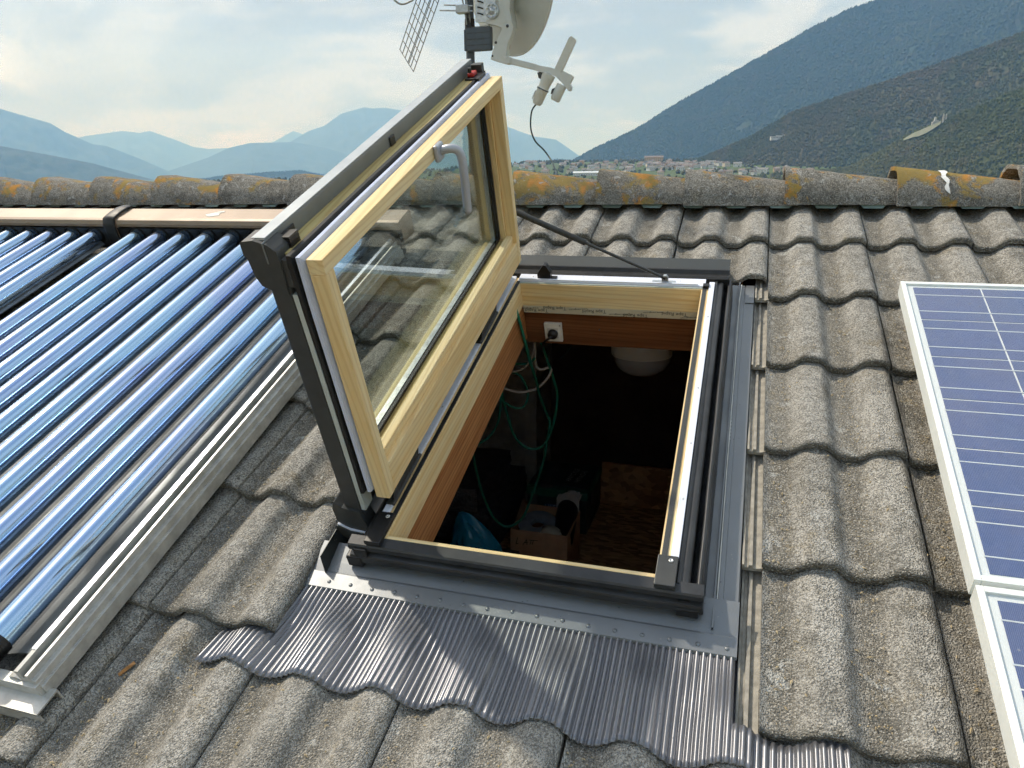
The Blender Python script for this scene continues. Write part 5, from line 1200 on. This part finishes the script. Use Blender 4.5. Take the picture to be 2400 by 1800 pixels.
foam((-1.62, .09, -1.610), (-1.150, .74, -1.472), 'black foam block in the middle of the stack by the pillar', 2)
foam((-1.60, .16, -1.750), (-1.175, .78, -1.612), 'dark block at the bottom of the stack by the pillar', 3)
# blue plastic bag
bg = MB(); bc = at(1112, 1265, -.10)
def bag(s, t_):
    a = 2 * math.pi * s; r = .085 * (1 - t_) ** .55 * (1 + .35 * (float(fbm(3 * math.cos(a) + 4, 3 * math.sin(a) + t_ * 3, 3, 12)) - .45))
    return (bc.x + r * 1.7 * math.cos(a) - .055 * t_ ** 2, bc.y + r * math.sin(a), -1.60 + .215 * t_ + .02 * math.sin(3 * a))
bg.grid(bag, 40, 18, 0, False)
bgo = single('plastic_bag', bg, 'bag_blue', (bc.x, bc.y, -1.6), 'crumpled blue plastic bag peeking over the window sill', 'bag', IM)
crate = Thing('dark_crate', (bc.x, -.1, FZ), 'low dark crate under the blue bag', 'crate', IM)
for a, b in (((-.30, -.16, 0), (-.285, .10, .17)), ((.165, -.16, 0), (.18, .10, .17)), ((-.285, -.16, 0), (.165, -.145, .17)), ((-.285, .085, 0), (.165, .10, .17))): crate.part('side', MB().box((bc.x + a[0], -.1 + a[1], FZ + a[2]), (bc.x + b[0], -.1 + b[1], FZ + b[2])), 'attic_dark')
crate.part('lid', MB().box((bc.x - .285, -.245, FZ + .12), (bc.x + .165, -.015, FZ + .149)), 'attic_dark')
# cables hanging beside the rafter
def cable(name, pts, r, mat, label, grp=None):
    P = catmull([at(*p) for p in pts], 8); return single(name, MB().tube(P, r, 8), mat, tuple(P[0]), label, 'cable', IM, grp)
cable('green_cable', [(1206, 716, -.775), (1216, 748, -.765), (1230, 800, -.70), (1243, 850, -.60), (1256, 890, -.50), (1266, 930, -.40), (1284, 975, -.32), (1289, 990, -.32), (1283, 1030, -.3), (1274, 1080, -.28), (1258, 1130, -.26), (1240, 1180, -.25), (1225, 1213, -.25), (1200, 1232, -.25), (1180, 1232, -.26), (1155, 1210, -.28), (1132, 1160, -.3), (1118, 1110, -.32), (1108, 1060, -.35), (1100, 1020, -.4)], .0052, 'cable_green', 'bright green cable hanging in the longest loop down to the cardboard box')
cable('green_cable', [(1262, 790, -.45), (1272, 812, -.42), (1285, 850, -.38), (1298, 890, -.36), (1306, 925, -.34), (1302, 970, -.33), (1292, 1010, -.32), (1275, 1042, -.32), (1255, 1052, -.32), (1230, 1047, -.33), (1205, 1020, -.34), (1188, 970, -.36), (1178, 930, -.38), (1170, 900, -.4)], .0048, 'cable_green', 'darker green cable looping behind the bright green one')
cable('green_cable', [(1255, 838, -.40), (1240, 850, -.40), (1222, 853, -.40), (1205, 852, -.42)], .0042, 'cable_green', 'short green cable end curving out from the rafter')
cable('green_cable', [(1195, 870, -.40), (1218, 880, -.38), (1233, 905, -.37), (1237, 930, -.37), (1228, 952, -.37), (1210, 957, -.38), (1190, 948, -.40), (1172, 935, -.42)], .0042, 'cable_green', 'small dark green cable loop beside the pillar')
cable('green_cable', [(1176, 920, -.40), (1172, 960, -.40), (1165, 995, -.40), (1145, 1025, -.41), (1118, 1042, -.43)], .0042, 'cable_green', 'green cable bending behind the rafter above the foam blocks')
cable('white_cable', [(1174, 906, -.42), (1195, 915, -.40), (1225, 919, -.39), (1258, 910, -.38), (1282, 888, -.37), (1292, 868, -.37), (1285, 862, -.37), (1265, 866, -.38), (1255, 850, -.39), (1254, 810, -.42), (1250, 770, -.48), (1248, 748, -.55)], .0045, 'cable_white', 'white cable drooping in a loop below the rafter')
cable('white_cable', [(1194, 872, -.42), (1218, 868, -.42), (1240, 850, -.42), (1251, 820, -.44), (1250, 790, -.46), (1242, 775, -.5)], .0035, 'cable_white', 'thin white cable bending close to the rafter')
cable('black_wire', [(1374, 735, -.62), (1362, 770, -.55), (1345, 800, -.50), (1325, 830, -.46), (1312, 840, -.44)], .0025, 'cable_dark', 'thin dark wire hanging across the brown beam')
cable('black_wire', [(1300, 809, -.46), (1330, 798, -.5), (1362, 788, -.54), (1390, 780, -.6), (1405, 773, -.66)], .0022, 'cable_dark', 'stiff dark wire sticking out sideways from the brown beam')

# ================================================================== HAZE
hz = bpy.data.materials.new('haze'); hz.use_nodes = True; ht = hz.node_tree; ht.nodes.clear()
ho = ht.nodes.new('ShaderNodeOutputMaterial'); hv_ = ht.nodes.new('ShaderNodeVolumePrincipled'); ht.links.new(hv_.outputs[0], ho.inputs['Volume'])
hv_.inputs['Color'].default_value = (.28, .54, 1.0, 1); hv_.inputs['Density'].default_value = 1.05e-4; hv_.inputs['Anisotropy'].default_value = .1; hv_.inputs['Absorption Color'].default_value = (1, 1, 1, 1); hv_.inputs['Density Attribute'].default_value = ''; hz.cycles.homogeneous_volume = True
MATS['haze'] = hz
hm = MB().box((-45000, -45000, -16), (45000, 45000, 1700)); hobj = single('haze', hm, 'haze', (0, 0, 0), None, None, IM, kind='stuff')
